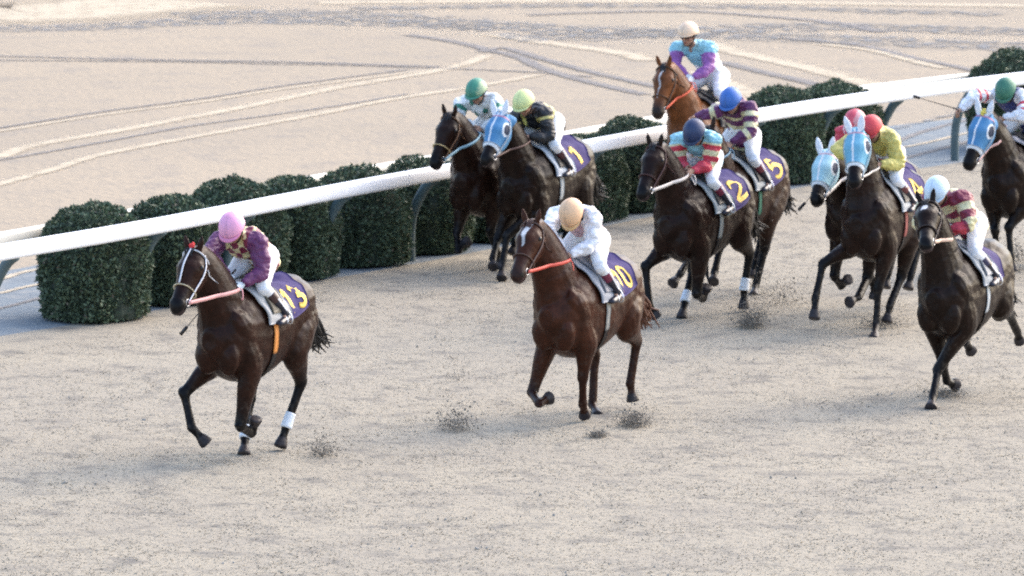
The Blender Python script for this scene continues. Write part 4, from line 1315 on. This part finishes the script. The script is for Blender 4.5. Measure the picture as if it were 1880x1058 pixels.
hE = dict(name=HN, seed=5, label="light bay horse at the back with its head high, red rein", yaw=27, withers=(1284, 176), gy=412, poll=(1223, 124), muzzle=(1206, 212), neck=.80,
          coat=LBAY, muzc=(.03, .02, .016), blaze=(.010, .06, .42), legs={}, bridle=(.05, .03, .02), rein=(.68, .10, .04), pad=(.012, .012, .016), rein_w=.012, girth=(.3, .3, .3))
hF = dict(name=HN, seed=6, label="brown horse with a red and white browband, saddle cloth 2", yaw=30, withers=(1270, 328), gy=588, poll=(1206, 272), muzzle=(1178, 360),
          coat=(.014,.0055,.0035), legs=dict(RF=dict(k=(1185, 490), f=(1192, 560), h=(1206, 582)), LF=dict(k=(1279, 541), f=(1291, 549), h=(1299, 526)), RH=dict(k=(1272, 500), f=(1258, 552), h=(1251, 586)), LH=dict(k=(1376, 466), f=(1366, 530), h=(1365, 567))),
          number="2", girth=(.3, .3, .27), pad=(.27, .30, .31), bridle=(.07, .03, .03), rein=(.66, .60, .55), rein_w=.018, cloth_edge=(.16, .27, .29), bandage=('LH', 'RH'), cloth_x=(-.52, .06), num_x=(-.44, -.08), cloth_th=80)
hG = dict(name=HN, seed=7, label="bay horse beyond number 2 with the number 5 saddle cloth", yaw=28, withers=(1343, 288), gy=545, poll=(1302, 240), muzzle=(1284, 320),
          coat=(.026,.011,.0065), legs=dict(RF=dict(k=(1264, 478), f=(1249, 503), h=(1234, 522)), LF=dict(k=(1322, 452), f=(1312, 500), h=(1310, 518)), LH=dict(k=(1404, 456), f=(1388, 522), h=(1384, 546))), number="5", num_x=(-.42, -.10),
          girth=(.06, .20, .12), pad=(.36, .37, .36), rein=(.10, .22, .32), rein_w=.012, tail=.85)
hH = dict(name=HN, seed=8, label="dark horse in a blue eye hood facing the camera, ridden in yellow silks, number 4", yaw=24, withers=(1609, 324), gy=607, poll=(1573, 246), muzzle=(1568, 338), muzy=.02,
          coat=(.014,.006,.004), hood=(.13, .36, .50), neck=.74, legs=dict(RF=dict(k=(1511, 484), f=(1497, 548), h=(1495, 586)), LF=dict(k=(1612, 530), f=(1609, 595), h=(1604, 626)), LH=dict(k=(1655, 508), f=(1634, 560), h=(1628, 592)), RH=dict(k=(1592, 512), f=(1576, 546), h=(1558, 556))),
          number="4", num_x=(-.38, -.06), girth=(.35, .10, .08), pad=(.36, .37, .38), rein=(.6, .55, .5), rein_w=.012, bridle=(.3, .4, .46))
hI = dict(name=HN, seed=9, label="horse in a pale blue eye hood showing its head beside the yellow-clad jockey's horse", yaw=30, withers=(1584, 302), gy=577, poll=(1519, 286), muzzle=(1497, 371),
          coat=(.014,.007,.005), hood=(.34, .56, .64), legs=dict(RF=dict(k=(1532, 508), f=(1545, 526), h=(1558, 512))), pad=(.3, .3, .3), rein=(.72, .66, .62), rein_w=.018, bridle=(.4, .5, .55))
hJ = dict(name=HN, seed=10, label="nearly black horse at lower right with a grey saddle pad, ridden in a white cap", yaw=25, withers=(1755, 455), gy=735, poll=(1703, 378), muzzle=(1700, 452), muzy=-.05,
          coat=BLKB, legs=dict(RF=dict(k=(1732, 668), f=(1738, 700), h=(1756, 707)), LF=dict(k=(1722, 678), f=(1713, 728), h=(1709, 751)), RH=dict(k=(1780, 590), f=(1773, 630), h=(1784, 645)), LH=dict(k=(1852, 575), f=(1867, 608), h=(1873, 627))), blaze=(.03, .10, .17),
          saddle=(.20, .21, .23), girth=(.55, .56, .55), pad=(.28, .30, .32), rein=(.66, .46, .36), rein_w=.018, cloth_x=(-.28, .03))
hK = dict(name=HN, seed=11, label="black horse in a deep blue eye hood with yellow pompom at the right edge", yaw=27, withers=(1864, 256), gy=501, poll=(1809, 214), muzzle=(1777, 306),
          coat=BLKB, hood=(.06, .21, .40), legs=dict(RF=dict(k=(1827, 424), f=(1830, 468), h=(1834, 492)), LF=dict(k=(1852, 418), f=(1856, 470), h=(1860, 498))), pompom=(.75, .62, .12), pad=(.3, .3, .33), rein=(.66, .40, .36), rein_w=.014, bridle=(.3, .35, .4))
HORSES = [hA, hB, hC, hD, hE, hF, hG, hH, hI, hJ, hK]

jA = dict(seed=1, label="jockey in a pink cap and purple-sleeved checked silks riding number 13", cap=(.80, .36, .55), peakc=(.72, .24, .42), pattern=pat_A, px=dict(head=(428, 421), shL=(474, 444), shR=(402, 440), elL=(490, 500), elR=(389, 474), haL=(446, 522), haR=(420, 506), knL=(470, 510), knR=(424, 500)), down=44, turn=6, goggles='on', clear=True, glove=('*', (.62, .68, .72)), boot_top=(.045, .02, .02), rise=.02)
jB = dict(seed=2, label="jockey in an orange cap and white silks riding number 10, head bent low", cap=(.84, .52, .30), peakc=(.80, .50, .24), pattern=pat_B, px=dict(head=(1053, 393), shL=(1086, 398), shR=(1024, 396), elL=(1111, 444), elR=(1003, 418), haL=(1046, 468), haR=(1034, 462), knL=(1100, 490)), down=68, turn=-4, boot_top=(.16, .02, .05))
jC = dict(seed=3, label="jockey in a green cap, goggles and white silks with green dots", cap=(.06, .26, .17), cap2=(.35, .46, .28), cap_split=.075, pattern=pat_C, px=dict(head=(876, 171), shL=(906, 186), shR=(848, 190), elL=(918, 222), elR=(843, 222), haL=(884, 236), haR=(874, 234)), down=28, goggles='on')
jD = dict(seed=4, label="jockey in a pale yellow cap and black silks with yellow braces", cap=(.70, .74, .32), pattern=pat_D, px=dict(head=(963, 192), shL=(1000, 208), shR=(946, 216), elL=(1013, 252), elR=(945, 236), haL=(970, 252), haR=(958, 246)), down=30, boot_top=(.07, .02, .025))
jE = dict(seed=5, label="jockey sitting upright at the back in a pale orange cap and dark goggles", cap=(.88, .62, .42), pattern=pat_E, rise=.16, px=dict(head=(1264, 66), shL=(1302, 88), shR=(1243, 90), elL=(1306, 130), elR=(1237, 122), haL=(1272, 144), haR=(1262, 140), pelvis=(1310, 138)), down=8, turn=-4, goggles='on', glove=('*', (.7, .74, .78)),
          dflt=dict(head=(.30, 0, 2.28), shL=(.14, .19, 2.13), shR=(.14, -.19, 2.13), pelvis=(-.12, 0, 1.84)))
jF = dict(seed=6, label="jockey in a navy cap and sky blue silks with red banded sleeves riding number 2", cap=(.018, .035, .10), pattern=pat_F, px=dict(head=(1277, 246), shL=(1310, 256), shR=(1243, 258), elL=(1324, 294), elR=(1238, 292), haL=(1272, 314), haR=(1262, 308), knL=(1302, 325)), down=48, boot_top=(.17, .02, .045))
jG = dict(seed=7, label="jockey in a blue cap and purple and cream silks stretching out one arm", cap=(.04, .14, .45), pattern=pat_G, px=dict(head=(1343, 188), shL=(1374, 200), shR=(1322, 202), elL=(1384, 242), elR=(1297, 210), haL=(1342, 264), haR=(1276, 216), knL=(1378, 282)), down=34, boot_top=(.17, .03, .045), freehand='R')
jH = dict(seed=8, label="jockey in yellow silks and red cap crouching behind the blue-hooded horse", cap=(.58, .05, .06), pattern=pat_H, px=dict(head=(1601, 240), shL=(1634, 256), shR=(1578, 252), elL=(1660, 296), elR=(1536, 278), haL=(1616, 302), haR=(1566, 292), knL=(1640, 322)), down=36, turn=-10, skin=(.22, .12, .08), boot_top=(.14, .04, .04))
jI = dict(seed=9, label="jockey in a rose red cap with one red sleeve, mostly hidden by the yellow-clad jockey", cap=(.62, .08, .12), cap2=(.62, .3, .32), cap_split=.05, pattern=pat_I, px=dict(head=(1572, 228), shL=(1606, 236), shR=(1548, 246), elR=(1544, 272)), down=50)
jJ = dict(seed=10, label="jockey in a white cap and cream and maroon hooped silks at lower right", cap=(.62, .74, .84), pattern=pat_J, px=dict(head=(1722, 354), shL=(1762, 366), shR=(1706, 372), elL=(1774, 416), elR=(1704, 410), haL=(1738, 430), haR=(1728, 426), knL=(1778, 448)), down=40, turn=-4, boot_top=(.03, .03, .08))
jK = dict(seed=11, label="jockey in a dark green cap and navy silks with red-banded white sleeves, whip held out", cap=(.04, .17, .11), pattern=pat_K, px=dict(head=(1848, 168), shL=(1876, 180), shR=(1824, 174), elL=(1884, 210), elR=(1788, 182), haL=(1842, 218), haR=(1762, 202)), down=50, freehand='R')
JOCK = [jA, jB, jC, jD, jE, jF, jG, jH, jI, jJ, jK]
import time
for H, J_ in zip(HORSES, JOCK):
    t0 = time.time()
    build_horse(H); build_jockey(J_, H)
    leg = {k: [round(float((p - H['org']) @ H['lf']), 2) for p in H['J'][k]] for k in H['J']}
    print("HORSE", H['seed'], "lift %.2f" % H['lift'], 'org', np.round(H['org'], 2), 'neck %.2f head %.2f' % (np.linalg.norm(H['poll'] - H['W'](.42, 0, 1.38)), np.linalg.norm(H['muz'] - H['poll'])), 'lat', leg, 'hoof z', {k: round(float(H['J'][k][4][2]), 2) for k in H['J']}, '%.1fs' % (time.time() - t0))
whip(jK['P']['haR'], nrm(at_depth(1708, 186, jK['P']['haR'] ) - jK['P']['haR']), "thin dark whip in the outstretched hand at the right edge", .55)
whip(jA['P']['haR'] - V(0, 0, .02), nrm(at_depth(330, 612, jA['P']['haR'] - hA['fw'] * .1) - jA['P']['haR']), "dark whip pointing down in front of horse 13", .7)
whip(jI['P']['haR'], nrm(at_depth(1462, 390, jI['P']['haR'] + hI['fw'] * .1) - jI['P']['haR']), "dark whip below the pale blue hood", .78)
